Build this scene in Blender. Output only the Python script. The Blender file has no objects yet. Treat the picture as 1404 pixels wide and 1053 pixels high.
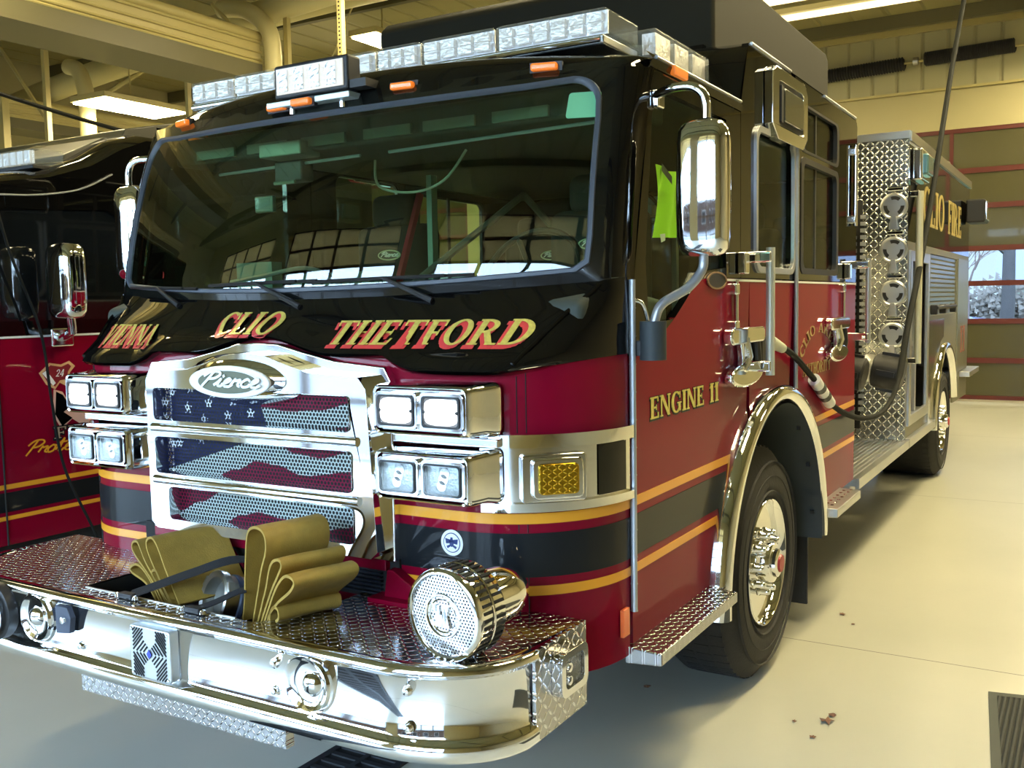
import bpy, bmesh, math, random
from math import sin, cos, pi, radians, sqrt, atan2
from mathutils import Vector, Matrix
random.seed(7)
SC = bpy.context.scene
COL = SC.collection

# ------------------------------------------------------------------ materials
def new_mat(name):
    m = bpy.data.materials.new(name); m.use_nodes = True
    nt = m.node_tree; nt.nodes.clear()
    out = nt.nodes.new('ShaderNodeOutputMaterial')
    return m, nt, out
def N(nt, t, **kw):
    n = nt.nodes.new(t)
    for k, v in kw.items():
        if k.startswith('_'): setattr(n, k[1:], v)
        else:
            n.inputs[k.replace('__', ' ')].default_value = v
    return n
def L(nt, a, b): nt.links.new(a, b)
def pbr(name, col, rough=.5, metal=0., coat=0., emit=None, estr=0., spec=.5, noise=0., nscale=5., bump=0., bscale=80., coat_r=.03, alpha=1., trans=0.):
    m, nt, out = new_mat(name)
    b = nt.nodes.new('ShaderNodeBsdfPrincipled')
    c = (*col, 1) if len(col) == 3 else col
    b.inputs['Base Color'].default_value = c
    b.inputs['Roughness'].default_value = rough
    b.inputs['Metallic'].default_value = metal
    b.inputs['Coat Weight'].default_value = coat*.85; b.inputs['Coat IOR'].default_value = 1.36
    b.inputs['Coat Roughness'].default_value = coat_r
    b.inputs['Specular IOR Level'].default_value = spec
    b.inputs['Transmission Weight'].default_value = trans
    b.inputs['Alpha'].default_value = alpha
    if emit:
        b.inputs['Emission Color'].default_value = (*emit, 1); b.inputs['Emission Strength'].default_value = estr
    tc = None
    if noise > 0:
        tc = nt.nodes.new('ShaderNodeTexCoord')
        n = N(nt, 'ShaderNodeTexNoise', Scale=nscale, Detail=5.)
        L(nt, tc.outputs['Object'], n.inputs['Vector'])
        mx = nt.nodes.new('ShaderNodeMix'); mx.data_type = 'RGBA'
        mx.inputs['A'].default_value = tuple(x*(1-noise) for x in c[:3])+(1,)
        mx.inputs['B'].default_value = tuple(min(1, x*(1+noise)) for x in c[:3])+(1,)
        L(nt, n.outputs['Fac'], mx.inputs['Factor']); L(nt, mx.outputs['Result'], b.inputs['Base Color'])
    if bump > 0:
        tc = tc or nt.nodes.new('ShaderNodeTexCoord')
        n2 = N(nt, 'ShaderNodeTexNoise', Scale=bscale, Detail=3.)
        L(nt, tc.outputs['Object'], n2.inputs['Vector'])
        bp = N(nt, 'ShaderNodeBump', Strength=bump, Distance=.01)
        L(nt, n2.outputs['Fac'], bp.inputs['Height']); L(nt, bp.outputs['Normal'], b.inputs['Normal'])
    L(nt, b.outputs[0], out.inputs[0])
    return m
def M2(nt, op, a, b=None, c=None):
    n = nt.nodes.new('ShaderNodeMath'); n.operation = op
    for i, v in enumerate((a, b, c)):
        if v is None: continue
        if isinstance(v, (int, float)): n.inputs[i].default_value = v
        else: L(nt, v, n.inputs[i])
    return n.outputs[0]
def diamond(name, axes, pitch=.034, col=(.72, .72, .74), rough=.16, strength=.9):
    m, nt, out = new_mat(name)
    b = nt.nodes.new('ShaderNodeBsdfPrincipled')
    b.inputs['Metallic'].default_value = 1.; b.inputs['Roughness'].default_value = rough
    tc = nt.nodes.new('ShaderNodeTexCoord'); sp = nt.nodes.new('ShaderNodeSeparateXYZ')
    L(nt, tc.outputs['Object'], sp.inputs[0])
    u = M2(nt, 'MULTIPLY', sp.outputs[axes[0]], 1/pitch); v = M2(nt, 'MULTIPLY', sp.outputs[axes[1]], 1/pitch)
    fu = M2(nt, 'FLOOR', u); fv = M2(nt, 'FLOOR', v)
    par = M2(nt, 'FLOORED_MODULO', M2(nt, 'ADD', fu, fv), 2.)
    lu = M2(nt, 'SUBTRACT', M2(nt, 'SUBTRACT', u, fu), .5); lv = M2(nt, 'SUBTRACT', M2(nt, 'SUBTRACT', v, fv), .5)
    a = M2(nt, 'MULTIPLY', M2(nt, 'ADD', lu, lv), .7071); c = M2(nt, 'MULTIPLY', M2(nt, 'SUBTRACT', lu, lv), .7071)
    A = M2(nt, 'ADD', M2(nt, 'MULTIPLY', a, par), M2(nt, 'MULTIPLY', c, M2(nt, 'SUBTRACT', 1., par)))
    B = M2(nt, 'ADD', M2(nt, 'MULTIPLY', c, par), M2(nt, 'MULTIPLY', a, M2(nt, 'SUBTRACT', 1., par)))
    d = M2(nt, 'ADD', M2(nt, 'POWER', M2(nt, 'ABSOLUTE', M2(nt, 'DIVIDE', A, .56)), 2.), M2(nt, 'POWER', M2(nt, 'ABSOLUTE', M2(nt, 'DIVIDE', B, .17)), 2.))
    h = M2(nt, 'MAXIMUM', M2(nt, 'SUBTRACT', 1., d), 0.)
    h = M2(nt, 'POWER', h, .6)
    bp = N(nt, 'ShaderNodeBump', Strength=strength, Distance=.006)
    L(nt, h, bp.inputs['Height']); L(nt, bp.outputs['Normal'], b.inputs['Normal'])
    mx = nt.nodes.new('ShaderNodeMix'); mx.data_type = 'RGBA'; L(nt, M2(nt, 'MINIMUM', M2(nt, 'MULTIPLY', h, 3.), 1.), mx.inputs['Factor'])
    mx.inputs['A'].default_value = (*[c*.62 for c in col], 1); mx.inputs['B'].default_value = (*[min(1, c*1.2) for c in col], 1)
    L(nt, mx.outputs['Result'], b.inputs['Base Color'])
    L(nt, b.outputs[0], out.inputs[0])
    return m
def perforated(name, axes, pitch, rad, use_attr=None, col=(.7, .7, .7), metal=1., rough=.2):
    """sheet with real see-through round holes on a hexagonal lattice"""
    m, nt, out = new_mat(name)
    b = nt.nodes.new('ShaderNodeBsdfPrincipled')
    b.inputs['Metallic'].default_value = metal; b.inputs['Roughness'].default_value = rough
    if use_attr:
        at = nt.nodes.new('ShaderNodeAttribute'); at.attribute_name = use_attr
        L(nt, at.outputs['Color'], b.inputs['Base Color'])
        b.inputs['Specular IOR Level'].default_value = .15
    else: b.inputs['Base Color'].default_value = (*col, 1)
    tc = nt.nodes.new('ShaderNodeTexCoord'); sp = nt.nodes.new('ShaderNodeSeparateXYZ')
    L(nt, tc.outputs['Object'], sp.inputs[0])
    u = M2(nt, 'MULTIPLY', sp.outputs[axes[0]], 1/pitch); v = M2(nt, 'MULTIPLY', sp.outputs[axes[1]], 1/(pitch*1.732))
    def cell(uu, vv):
        x = M2(nt, 'SUBTRACT', M2(nt, 'FRACT', uu), .5); y = M2(nt, 'MULTIPLY', M2(nt, 'SUBTRACT', M2(nt, 'FRACT', vv), .5), 1.732)
        return M2(nt, 'SQRT', M2(nt, 'ADD', M2(nt, 'MULTIPLY', x, x), M2(nt, 'MULTIPLY', y, y)))
    d = M2(nt, 'MINIMUM', cell(u, v), cell(M2(nt, 'ADD', u, .5), M2(nt, 'ADD', v, .5)))
    hole = M2(nt, 'LESS_THAN', d, rad)
    tr = nt.nodes.new('ShaderNodeBsdfTransparent'); mx = nt.nodes.new('ShaderNodeMixShader')
    L(nt, hole, mx.inputs[0]); L(nt, b.outputs[0], mx.inputs[1]); L(nt, tr.outputs[0], mx.inputs[2])
    L(nt, mx.outputs[0], out.inputs[0])
    return m
def glass(name, tint=(.8, .9, .85), refl=1.0, ior=1.5):
    m, nt, out = new_mat(name)
    tr = nt.nodes.new('ShaderNodeBsdfTransparent'); tr.inputs[0].default_value = (*tint, 1)
    gl = nt.nodes.new('ShaderNodeBsdfGlossy'); gl.inputs['Roughness'].default_value = .0
    fr = nt.nodes.new('ShaderNodeFresnel'); ge = nt.nodes.new('ShaderNodeNewGeometry')
    L(nt, M2(nt, 'MULTIPLY_ADD', ge.outputs['Backfacing'], 1/ior-ior, ior), fr.inputs['IOR'])
    f = M2(nt, 'MINIMUM', M2(nt, 'MULTIPLY', fr.outputs[0], refl), 1.)
    mx = nt.nodes.new('ShaderNodeMixShader')
    L(nt, f, mx.inputs[0]); L(nt, tr.outputs[0], mx.inputs[1]); L(nt, gl.outputs[0], mx.inputs[2])
    L(nt, mx.outputs[0], out.inputs[0])
    return m

RED = pbr('red_gloss_paint', (.225, .001, .018), .5, 0, .55, spec=.05)
BLACK = pbr('black_gloss_paint', (.003, .003, .003), .5, 0, 1.17, spec=0.); BLACK.node_tree.nodes['Principled BSDF'].inputs['Coat IOR'].default_value = 1.48
STRIPE_Y = pbr('gold_yellow_reflective_stripe', (.85, .36, .02), .35, 0, .4)
STRIPE_K = pbr('dark_charcoal_stripe', (.008, .010, .012), .5, 0, .6, spec=.1)
GOLD = pbr('gold_leaf_lettering', (.85, .62, .14), .35, .35, .5, noise=.45, nscale=60)
LRED = pbr('letter_shadow_red', (.62, .05, .05), .4, 0, .4)
WHITE = pbr('white_vinyl', (.85, .85, .83), .4)
NAVY = pbr('navy_vinyl', (.02, .04, .16), .4)
CHROME = pbr('chrome', (.86, .87, .88), .05, 1.)
CHROME_S = pbr('polished_stainless', (.78, .79, .8), .12, 1., bump=.02, bscale=6)
ALU = pbr('brushed_aluminium', (.6, .6, .58), .32, 1.)
SATIN = pbr('satin_silver_trim', (.45, .47, .5), .35, .6)
DP_XY = diamond('diamond_plate_deck', (0, 1), pitch=.025)
DP_YZ = diamond('diamond_plate_side', (1, 2), pitch=.030)
DP_XZ = diamond('diamond_plate_front', (0, 2), pitch=.045)
DP_XYS = diamond('diamond_plate_step', (0, 1), pitch=.024)
DP_LIP = diamond('diamond_plate_valance', (0, 2), pitch=.02)
RUBBER = pbr('tyre_rubber', (.018, .018, .018), .75, noise=.2, nscale=20, bump=.2, bscale=60)
DKPLAST = pbr('black_plastic', (.015, .015, .016), .45)
GREYPL = pbr('grey_rubber_boot', (.035, .045, .05), .6)
UNDER = pbr('dark_underbody', (.01, .01, .01), .8)
INTER = pbr('cab_interior_dark', (.035, .045, .036), .7)
SEAT = pbr('black_seat_fabric', (.02, .02, .022), .85, bump=.1)
INTGREY = pbr('cab_interior_grey', (.16, .19, .17), .5)
GLASS_W = glass('windshield_glass', (.52, .72, .52), 2.2, 1.5)
GLASS_S = glass('side_window_glass', (.85, .92, .86), .35, 1.45)
GLASS_B = glass('clear_window_glass', (.95, .97, .97), 1., 1.5)
LENS = glass('clear_lamp_lens', (.93, .95, .95), 1.4, 1.5)
FRIT = pbr('black_frit_band', (.006, .007, .006), .12, 0, 1.)
GASKET = pbr('grey_window_gasket', (.06, .07, .09), .45)
LED = pbr('lit_headlamp_led', (1, 1, 1), .3, emit=(.93, .97, 1), estr=3.)
LEDDIM = pbr('lightbar_reflection_glow', (.42, .45, .44), .2, .4, emit=(.92, 1, .97), estr=.16, bump=.5, bscale=50)  # emission stands in for daylight mirrored in the light bar
REFLECT = pbr('lamp_reflector', (.85, .86, .88), .32, .85, bump=.6, bscale=60)
REFL2 = pbr('faceted_lamp_reflector', (.62, .66, .68), .25, .45, bump=.8, bscale=70)
REFL3 = pbr('headlamp_inner_grey', (.28, .29, .30), .35, .6)
AMBER = pbr('amber_marker_lens', (.9, .2, .02), .25, 0, .8, emit=(1, .25, .03), estr=.25)
AMBER_SIG = diamond('amber_signal_lens', (0, 2), pitch=.012, col=(.8, .5, .04), rough=.25)
CLEARBAR = pbr('lightbar_clear_housing', (.6, .65, .62), .12, .1, .8, alpha=.2)
HOSE = pbr('yellow_rubber_hose', (.38, .235, .04), .62, noise=.35, nscale=18, bump=.15, bscale=220)
STRAP = pbr('black_webbing', (.012, .012, .014), .8, bump=.2, bscale=300)
CABLE = pbr('black_cable_jacket', (.008, .009, .008), .75, spec=.2)
VEST = pbr('hi_vis_lime_fabric', (.55, 1., .03), .8)
ORANGE = pbr('orange_trim', (.9, .18, .02), .6)
STICK = pbr('pale_green_sticker', (.16, .50, .27), .6)
GREENY = pbr('interior_vent_pale', (.20, .24, .19), .6)
SHUT = pbr('roller_shutter_aluminium', (.26, .26, .19), .35, .7)
BODYM = pbr('dull_body_aluminium', (.22, .21, .15), .45, .5)
BRASSY = pbr('cast_aluminium_fitting', (.55, .54, .5), .3, 1., bump=.2, bscale=30)
LENSRED = pbr('red_hub_emblem', (.4, .02, .03), .35)

# ------------------------------------------------------------------ building helpers
WLOC = {}
def finish_obj(name, verts, faces, mats, parent=None, smooth=False, fm=None, bevel=0., colors=None, auto=None, kind=None, label=None):
    if not isinstance(mats, (list, tuple)): mats = [mats]
    xs = [v[0] for v in verts]; ys = [v[1] for v in verts]; zs = [v[2] for v in verts]
    c = Vector(((min(xs)+max(xs))/2, (min(ys)+max(ys))/2, (min(zs)+max(zs))/2))
    me = bpy.data.meshes.new(name)
    me.from_pydata([(v[0]-c.x, v[1]-c.y, v[2]-c.z) for v in verts], [], faces)
    for m in mats: me.materials.append(m)
    if fm:
        for p, i in zip(me.polygons, fm): p.material_index = i
    if colors:
        ca = me.color_attributes.new('paint', 'FLOAT_COLOR', 'POINT')
        for i, cc in enumerate(colors): ca.data[i].color = (*cc, 1)
    bm = bmesh.new(); bm.from_mesh(me); bmesh.ops.recalc_face_normals(bm, faces=bm.faces)
    bm.to_mesh(me); bm.free()
    if smooth:
        for p in me.polygons: p.use_smooth = True
    o = bpy.data.objects.new(name, me); COL.objects.link(o)
    pl = WLOC.get(parent.name, Vector()) if parent else Vector()
    o.location = c-pl
    if parent: o.parent = parent
    WLOC[o.name] = c
    if bevel > 0:
        b = o.modifiers.new('bevel', 'BEVEL'); b.width = bevel; b.segments = 3; b.limit_method = 'ANGLE'; b.angle_limit = radians(40)
        for p in me.polygons: p.use_smooth = True
        b.harden_normals = True
    elif smooth and auto:
        with_angle(o, auto)
    if kind: o['kind'] = kind
    if label: o['label'] = label
    return o
def with_angle(o, ang):
    me = o.data; bm = bmesh.new(); bm.from_mesh(me)
    for e in bm.edges:
        if len(e.link_faces) == 2 and e.calc_face_angle(0) > ang: e.smooth = False
    bm.to_mesh(me); bm.free()
def empty(name, loc, label=None, cat=None, group=None):
    o = bpy.data.objects.new(name, None); COL.objects.link(o); o.location = loc; WLOC[o.name] = Vector(loc)
    o.empty_display_size = .1
    if label: o['label'] = label
    if cat: o['category'] = cat
    if group: o['group'] = group
    return o
def tag(o, label=None, cat=None, group=None, kind=None):
    if label: o['label'] = label
    if cat: o['category'] = cat
    if group: o['group'] = group
    if kind: o['kind'] = kind
    return o

class MB:
    def __init__(s): s.v = []; s.f = []; s.m = []; s.cm = 0
    def add(s, vs, fs):
        n = len(s.v); s.v += [tuple(v) for v in vs]; s.f += [tuple(i+n for i in f) for f in fs]; s.m += [s.cm]*len(fs); return s
    def box(s, x0, x1, y0, y1, z0, z1, M=None):
        vs = [(x0, y0, z0), (x1, y0, z0), (x1, y1, z0), (x0, y1, z0), (x0, y0, z1), (x1, y0, z1), (x1, y1, z1), (x0, y1, z1)]
        if M is not None: vs = [M @ Vector(v) for v in vs]
        return s.add(vs, [(0, 3, 2, 1), (4, 5, 6, 7), (0, 1, 5, 4), (1, 2, 6, 5), (2, 3, 7, 6), (3, 0, 4, 7)])
    def cbox(s, c, d, M=None):
        T = Matrix.Translation(c) @ (M.to_4x4() if M is not None else Matrix.Identity(4))
        return s.box(-d[0]/2, d[0]/2, -d[1]/2, d[1]/2, -d[2]/2, d[2]/2, T)
    def tube(s, pts, r, seg=10, cap=True):
        pts = [Vector(p) for p in pts]; n = len(pts); rs = r if isinstance(r, (list, tuple)) else [r]*n
        up = None; rings = []
        for i in range(n):
            t = (pts[min(i+1, n-1)]-pts[max(i-1, 0)]).normalized()
            if up is None:
                up = Vector((0, 0, 1)) if abs(t.z) < .9 else Vector((1, 0, 0))
            a = t.cross(up).normalized(); b = a.cross(t).normalized(); up = b
            rings.append([pts[i]+(a*cos(2*pi*k/seg)+b*sin(2*pi*k/seg))*rs[i] for k in range(seg)])
        vs = [v for r_ in rings for v in r_]
        fs = [(i*seg+k, i*seg+(k+1) % seg, (i+1)*seg+(k+1) % seg, (i+1)*seg+k) for i in range(n-1) for k in range(seg)]
        if cap: fs += [tuple(range(seg))[::-1], tuple((n-1)*seg+k for k in range(seg))]
        return s.add(vs, fs)
    def lathe(s, prof, M=None, seg=32, closed=False):
        """prof: (r, h) pairs, axis = local z"""
        M = M or Matrix.Identity(4); vs = []; n = len(prof)
        for (r, h) in prof:
            for k in range(seg):
                a = 2*pi*k/seg; vs.append(M @ Vector((r*cos(a), r*sin(a), h)))
        fs = [(i*seg+k, i*seg+(k+1) % seg, (i+1)*seg+(k+1) % seg, (i+1)*seg+k) for i in range(n-1) for k in range(seg)]
        if closed: fs += [((n-1)*seg+k, (n-1)*seg+(k+1) % seg, (k+1) % seg, k) for k in range(seg)]
        else: fs += [tuple(range(seg))[::-1], tuple((n-1)*seg+k for k in range(seg))]
        return s.add(vs, fs)
    def prism(s, poly, d0, d1, T):
        """poly of (a,b); T(a,b,d)->xyz"""
        n = len(poly); vs = [T(a, b, d0) for a, b in poly]+[T(a, b, d1) for a, b in poly]
        fs = [tuple(range(n))[::-1], tuple(range(n, 2*n))]+[(i, (i+1) % n, n+(i+1) % n, n+i) for i in range(n)]
        return s.add(vs, fs)
    def poly(s, poly, T, d=0.):
        return s.add([T(a, b, d) for a, b in poly], [tuple(range(len(poly)))])
    def grid(s, rows, closed=False, skip=None):
        n = len(rows); m = len(rows[0]); base = len(s.v); s.v += [tuple(p) for r in rows for p in r]
        for i in range(n-1):
            for j in range(m if closed else m-1):
                if skip and skip(i, j): continue
                s.f.append((base+i*m+j, base+i*m+(j+1) % m, base+(i+1)*m+(j+1) % m, base+(i+1)*m+j)); s.m.append(s.cm)
        return s
    def build(s, name, mats, parent=None, smooth=False, bevel=0., auto=radians(35), kind=None, label=None, colors=None):
        return finish_obj(name, s.v, s.f, mats, parent, smooth, s.m, bevel, colors, auto, kind, label)
def P_YZ(x):   # plane helper: (a,b,d) -> (x+d, a, b)
    return lambda a, b, d: (x+d, a, b)
def P_XZ(y): return lambda a, b, d: (a, y+d, b)
def P_XY(z): return lambda a, b, d: (a, b, z+d)
def rrect(x0, x1, z0, z1, r, n=5):
    pts = []
    for cx, cz, a0 in ((x1-r, z1-r, 0), (x0+r, z1-r, 90), (x0+r, z0+r, 180), (x1-r, z0+r, 270)):
        for k in range(n+1):
            a = radians(a0+90*k/n); pts.append((cx+r*cos(a), cz+r*sin(a)))
    return pts
def ell(cx, cz, rx, rz, n=32): return [(cx+rx*cos(2*pi*k/n), cz+rz*sin(2*pi*k/n)) for k in range(n)]
def sheet(name, outer, holes, T, d0, d1, mat, parent, bevel=0., label=None, smooth=False):
    """flat plate with holes, between depths d0 and d1 of the plane map T"""
    cu = bpy.data.curves.new('t', 'CURVE'); cu.dimensions = '2D'; cu.fill_mode = 'BOTH'; cu.extrude = .5
    for pl in [outer]+list(holes):
        sp = cu.splines.new('POLY'); sp.points.add(len(pl)-1)
        for p, (a, b) in zip(sp.points, pl): p.co = (a, b, 0, 1)
        sp.use_cyclic_u = True
    ob = bpy.data.objects.new('t', cu); COL.objects.link(ob)
    dg = bpy.context.evaluated_depsgraph_get(); me = bpy.data.meshes.new_from_object(ob.evaluated_get(dg))
    bm = bmesh.new(); bm.from_mesh(me); bmesh.ops.remove_doubles(bm, verts=bm.verts, dist=1e-5)
    vs = [tuple(T(v.co.x, v.co.y, d0 if v.co.z < 0 else d1)) for v in bm.verts]; bm.verts.index_update()
    fs = [tuple(v.index for v in f.verts) for f in bm.faces]
    bm.free(); bpy.data.objects.remove(ob); bpy.data.curves.remove(cu); bpy.data.meshes.remove(me)
    o = finish_obj(name, vs, fs, mat, parent, smooth, None, bevel, None, radians(35), None, label)
    return o
def bz(name, box, mat, parent=None, bevel=0., kind=None, label=None):
    return MB().box(*box).build(name, mat, parent, bevel=bevel, kind=kind, label=label)

# ------------------------------------------------------------------ lettering (own slab-serif strokes)
def arc(cx, cz, rx, rz, tx, tz, a0, a1, n=14):
    out = []
    for k in range(n):
        q = []
        for (a, o) in ((a0+(a1-a0)*k/n, 0), (a0+(a1-a0)*(k+1)/n, 0), (a0+(a1-a0)*(k+1)/n, 1), (a0+(a1-a0)*k/n, 1)):
            a = radians(a); X, Y = (rx, rz) if o == 0 else (rx-tx, rz-tz)
            q.append((cx+X*cos(a), cz+Y*sin(a)))
        out.append(q)
    return out
def rc(x0, x1, z0, z1): return [[(x0, z0), (x1, z0), (x1, z1), (x0, z1)]]
SW, TN, SF = .20, .085, .07
def stem(x, w=None, serif=(1, 1), z0=0, z1=1):
    w = w or SW; o = rc(x, x+w, z0, z1)
    if serif[0]: o += rc(x-.07, x+w+.07, z0, z0+SF)
    if serif[1]: o += rc(x-.07, x+w+.07, z1-SF, z1)
    return o
def dg(x0, z0, x1, z1, w): return [[(x0, z0), (x0+w, z0), (x1+w, z1), (x1, z1)]]
def glyph(ch):
    if ch == 'I': return stem(.07), .34
    if ch == 'T': return stem(.30, serif=(1, 0))+rc(.02, .78, 1-TN, 1)+rc(.02, .08, .76, 1)+rc(.72, .78, .76, 1), .80
    if ch == 'H': return stem(.07)+stem(.55)+rc(.2, .6, .46, .46+TN), .82
    if ch == 'E': return stem(.07)+rc(.07, .62, 0, TN)+rc(.07, .60, 1-TN, 1)+rc(.2, .48, .46, .46+TN)+rc(.56, .64, 0, .26)+rc(.54, .60, .76, 1)+rc(.43, .48, .38, .62), .70
    if ch == 'F': return stem(.07)+rc(.07, .60, 1-TN, 1)+rc(.2, .48, .44, .44+TN)+rc(.54, .60, .74, 1)+rc(.43, .48, .36, .60), .66
    if ch == 'L': return stem(.07)+rc(.07, .60, 0, TN)+rc(.54, .61, 0, .28), .66
    if ch == 'O': return arc(.42, .5, .42, .52, .19, TN, 0, 360, 28), .88
    if ch == 'Q': return glyph('O')
    if ch == 'C': return arc(.42, .5, .42, .52, .19, TN, 48, 315, 20)+rc(.66, .73, .66, .98), .78
    if ch == 'G': return arc(.42, .5, .42, .52, .19, TN, 48, 330, 20)+rc(.66, .73, .68, .98)+rc(.60, .78, .05, .46)+rc(.5, .84, .42, .48), .86
    if ch == 'D': return stem(.07)+arc(.27, .5, .55, .5, .19, TN, -90, 90, 14)+rc(.2, .3, 0, TN)+rc(.2, .3, 1-TN, 1), .88
    if ch == 'P': return stem(.07)+arc(.27, .73, .42, .27, .17, TN, -90, 90, 12)+rc(.2, .3, .46, .46+TN)+rc(.2, .3, 1-TN, 1), .74
    if ch == 'R': return glyph('P')[0]+dg(.62, 0, .32, .5, .2)+rc(.58, .92, 0, SF), .92
    if ch == 'N': return stem(.07, TN, (1, 0))+stem(.66, TN, (0, 1))+dg(.60, 0, .04, 1, .2)+rc(-.02, .1, 1-SF, 1), .84
    if ch == 'V': return dg(.33, 0, .04, 1, .2)+dg(.36, 0, .68, 1, .08)+rc(-.03, .3, 1-SF, 1)+rc(.6, .86, 1-SF, 1), .82
    if ch == 'A': return dg(.02, 0, .34, 1, .08)+dg(.58, 0, .30, 1, .2)+rc(.18, .6, .28, .28+TN*.8)+rc(-.06, .2, 0, SF)+rc(.5, .86, 0, SF), .86
    if ch == 'Y': return stem(.30, serif=(1, 0), z1=.5)+dg(.30, .45, .0, 1, .2)+dg(.38, .45, .66, 1, .08)+rc(-.06, .26, 1-SF, 1)+rc(.58, .84, 1-SF, 1), .80
    if ch == 'U': return stem(.07, serif=(0, 1), z0=.3)+stem(.60, TN, (0, 1), z0=.3)+arc(.38, .34, .31, .36, .15, TN, 180, 360, 12), .80
    if ch == '1': return stem(.12)+dg(.0, .74, .14, .96, .08), .42
    if ch == '2': return arc(.32, .70, .30, .31, .14, TN, -30, 180, 12)+dg(.04, .05, .42, .55, .16)+rc(.04, .64, 0, .12), .70
    if ch == '4': return stem(.38, .16, (1, 0))+rc(.0, .66, .24, .34)+dg(.0, .3, .36, 1, .1), .70
    return [], .45
def text_polys(txt, gap=.06):
    x = 0; out = []
    for ch in txt:
        g, w = glyph(ch); out += [[(a+x, b) for a, b in q] for q in g]; x += w+gap
    return out, x-gap
def text_mesh(name, txt, T, x0, x1, z0, h, shear, mat, parent, d0=.001, d1=.003, dx=0, dz=0, grow=0., label=None, zfun=None):
    polys, w = text_polys(txt); s = (x1-x0-shear*h)/w
    mb = MB()
    for q in polys:
        cx = sum(p[0] for p in q)/len(q); cz = sum(p[1] for p in q)/len(q)
        pp = []
        for a, b in q:
            if grow:
                a += grow*(1 if a > cx else -1)/max(s, .01); b += grow*(1 if b > cz else -1)/h
            X = x0+a*s+b*h*shear+dx; Z = z0+b*h+dz
            if zfun: X, Z = zfun(X, Z)
            pp.append((X, Z))
        mb.prism(pp, d0, d1+.00012*(polys.index(q) % 9), T)
    return mb.build(name, mat, parent, label=label)
def ribbon(pts, w):
    out = []
    for i in range(len(pts)-1):
        a = Vector(pts[i]); b = Vector(pts[i+1]); t = (b-a).normalized(); n = Vector((-t.y, t.x))*w/2; e = t*w*.35
        out.append([tuple(a-n-e), tuple(b-n+e), tuple(b+n+e), tuple(a+n-e)])
    return out
def smooth_path(pts, n=6):
    P = [Vector(p) for p in pts]; out = []
    for i in range(len(P)-1):
        p0 = P[max(i-1, 0)]; p1 = P[i]; p2 = P[i+1]; p3 = P[min(i+2, len(P)-1)]
        for k in range(n):
            t = k/n
            out.append(.5*((2*p1)+(p2-p0)*t+(2*p0-5*p1+4*p2-p3)*t*t+(3*p1-p0-3*p2+p3)*t**3))
    out.append(P[-1]); return out
SCRIPT = {  # handwriting strokes, unit x-height .5
 'P': ([[(.05, 0), (.2, .5), (.32, .95)], [(.0, .7), (.2, .98), (.5, 1.0), (.62, .8), (.45, .55), (.2, .5)]], .52),
 'i': ([[(0, .1), (.12, .3), (.2, .5), (.14, .12), (.26, .02), (.36, .15)], [(.24, .68), (.27, .74)]], .30),
 'e': ([[(0, .15), (.2, .3), (.3, .45), (.2, .54), (.08, .3), (.12, .05), (.3, .0), (.42, .15)]], .36),
 'r': ([[(0, .15), (.1, .5), (.14, .42), (.32, .46), (.26, .15), (.36, .05)]], .34),
 'c': ([[(.34, .42), (.22, .54), (.06, .3), (.12, .05), (.28, .02), (.42, .15)]], .36),
 'o': ([[(.2, .52), (.04, .3), (.1, .03), (.28, .1), (.32, .4), (.2, .52), (.42, .42)]], .38),
 't': ([[(.0, .15), (.22, .9), (.14, .1), (.24, .02), (.34, .15)], [(.02, .6), (.38, .66)]], .32),
 'n': ([[(.02, .02), (.1, .5), (.12, .3), (.28, .52), (.26, .1), (.34, .02), (.42, .15)]], .40),
 'g': ([[(.32, .5), (.1, .45), (.08, .1), (.3, .2), (.34, .5), (.24, -.3), (.04, -.35), (.1, -.15), (.42, .1)]], .42),
}
def script_mesh(name, txt, T, x0, z0, sx, sz, w, mat, parent, d0, d1, slant=.25, label=None, dirx=1):
    mb = MB(); x = 0
    for ch in txt:
        st, adv = SCRIPT[ch]
        for s_ in st:
            pts = smooth_path([Vector((x0+dirx*(x+a+b*slant)*sx, z0+b*sz)) for a, b in s_], 5)
            for iq, q in enumerate(ribbon(pts, w)): mb.prism(q, d0, d1+.00012*(iq % 9)+.0001*st.index(s_), T)
        x += adv
    return mb.build(name, mat, parent, label=label)

# ================================================================== CAMERA
F_PX = 1342.44; yaw, pitch, roll = .53996565, -.08350897, -.0178968
fw = Vector((-sin(yaw)*cos(pitch), cos(yaw)*cos(pitch), sin(pitch))); rt = Vector((cos(yaw), sin(yaw), 0)); up = rt.cross(fw)
r2 = rt*cos(roll)+up*sin(roll); u2 = up*cos(roll)-rt*sin(roll)
cam = bpy.data.cameras.new('camera'); co = bpy.data.objects.new('camera', cam); COL.objects.link(co)
cam.sensor_fit = 'HORIZONTAL'; cam.sensor_width = 36; cam.lens = F_PX/1404*36; cam.clip_start = .05; cam.clip_end = 300
co.matrix_world = Matrix(((r2.x, u2.x, -fw.x, 2.5989), (r2.y, u2.y, -fw.y, -2.58785), (r2.z, u2.z, -fw.z, 1.86224), (0, 0, 0, 1)))
SC.camera = co

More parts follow.
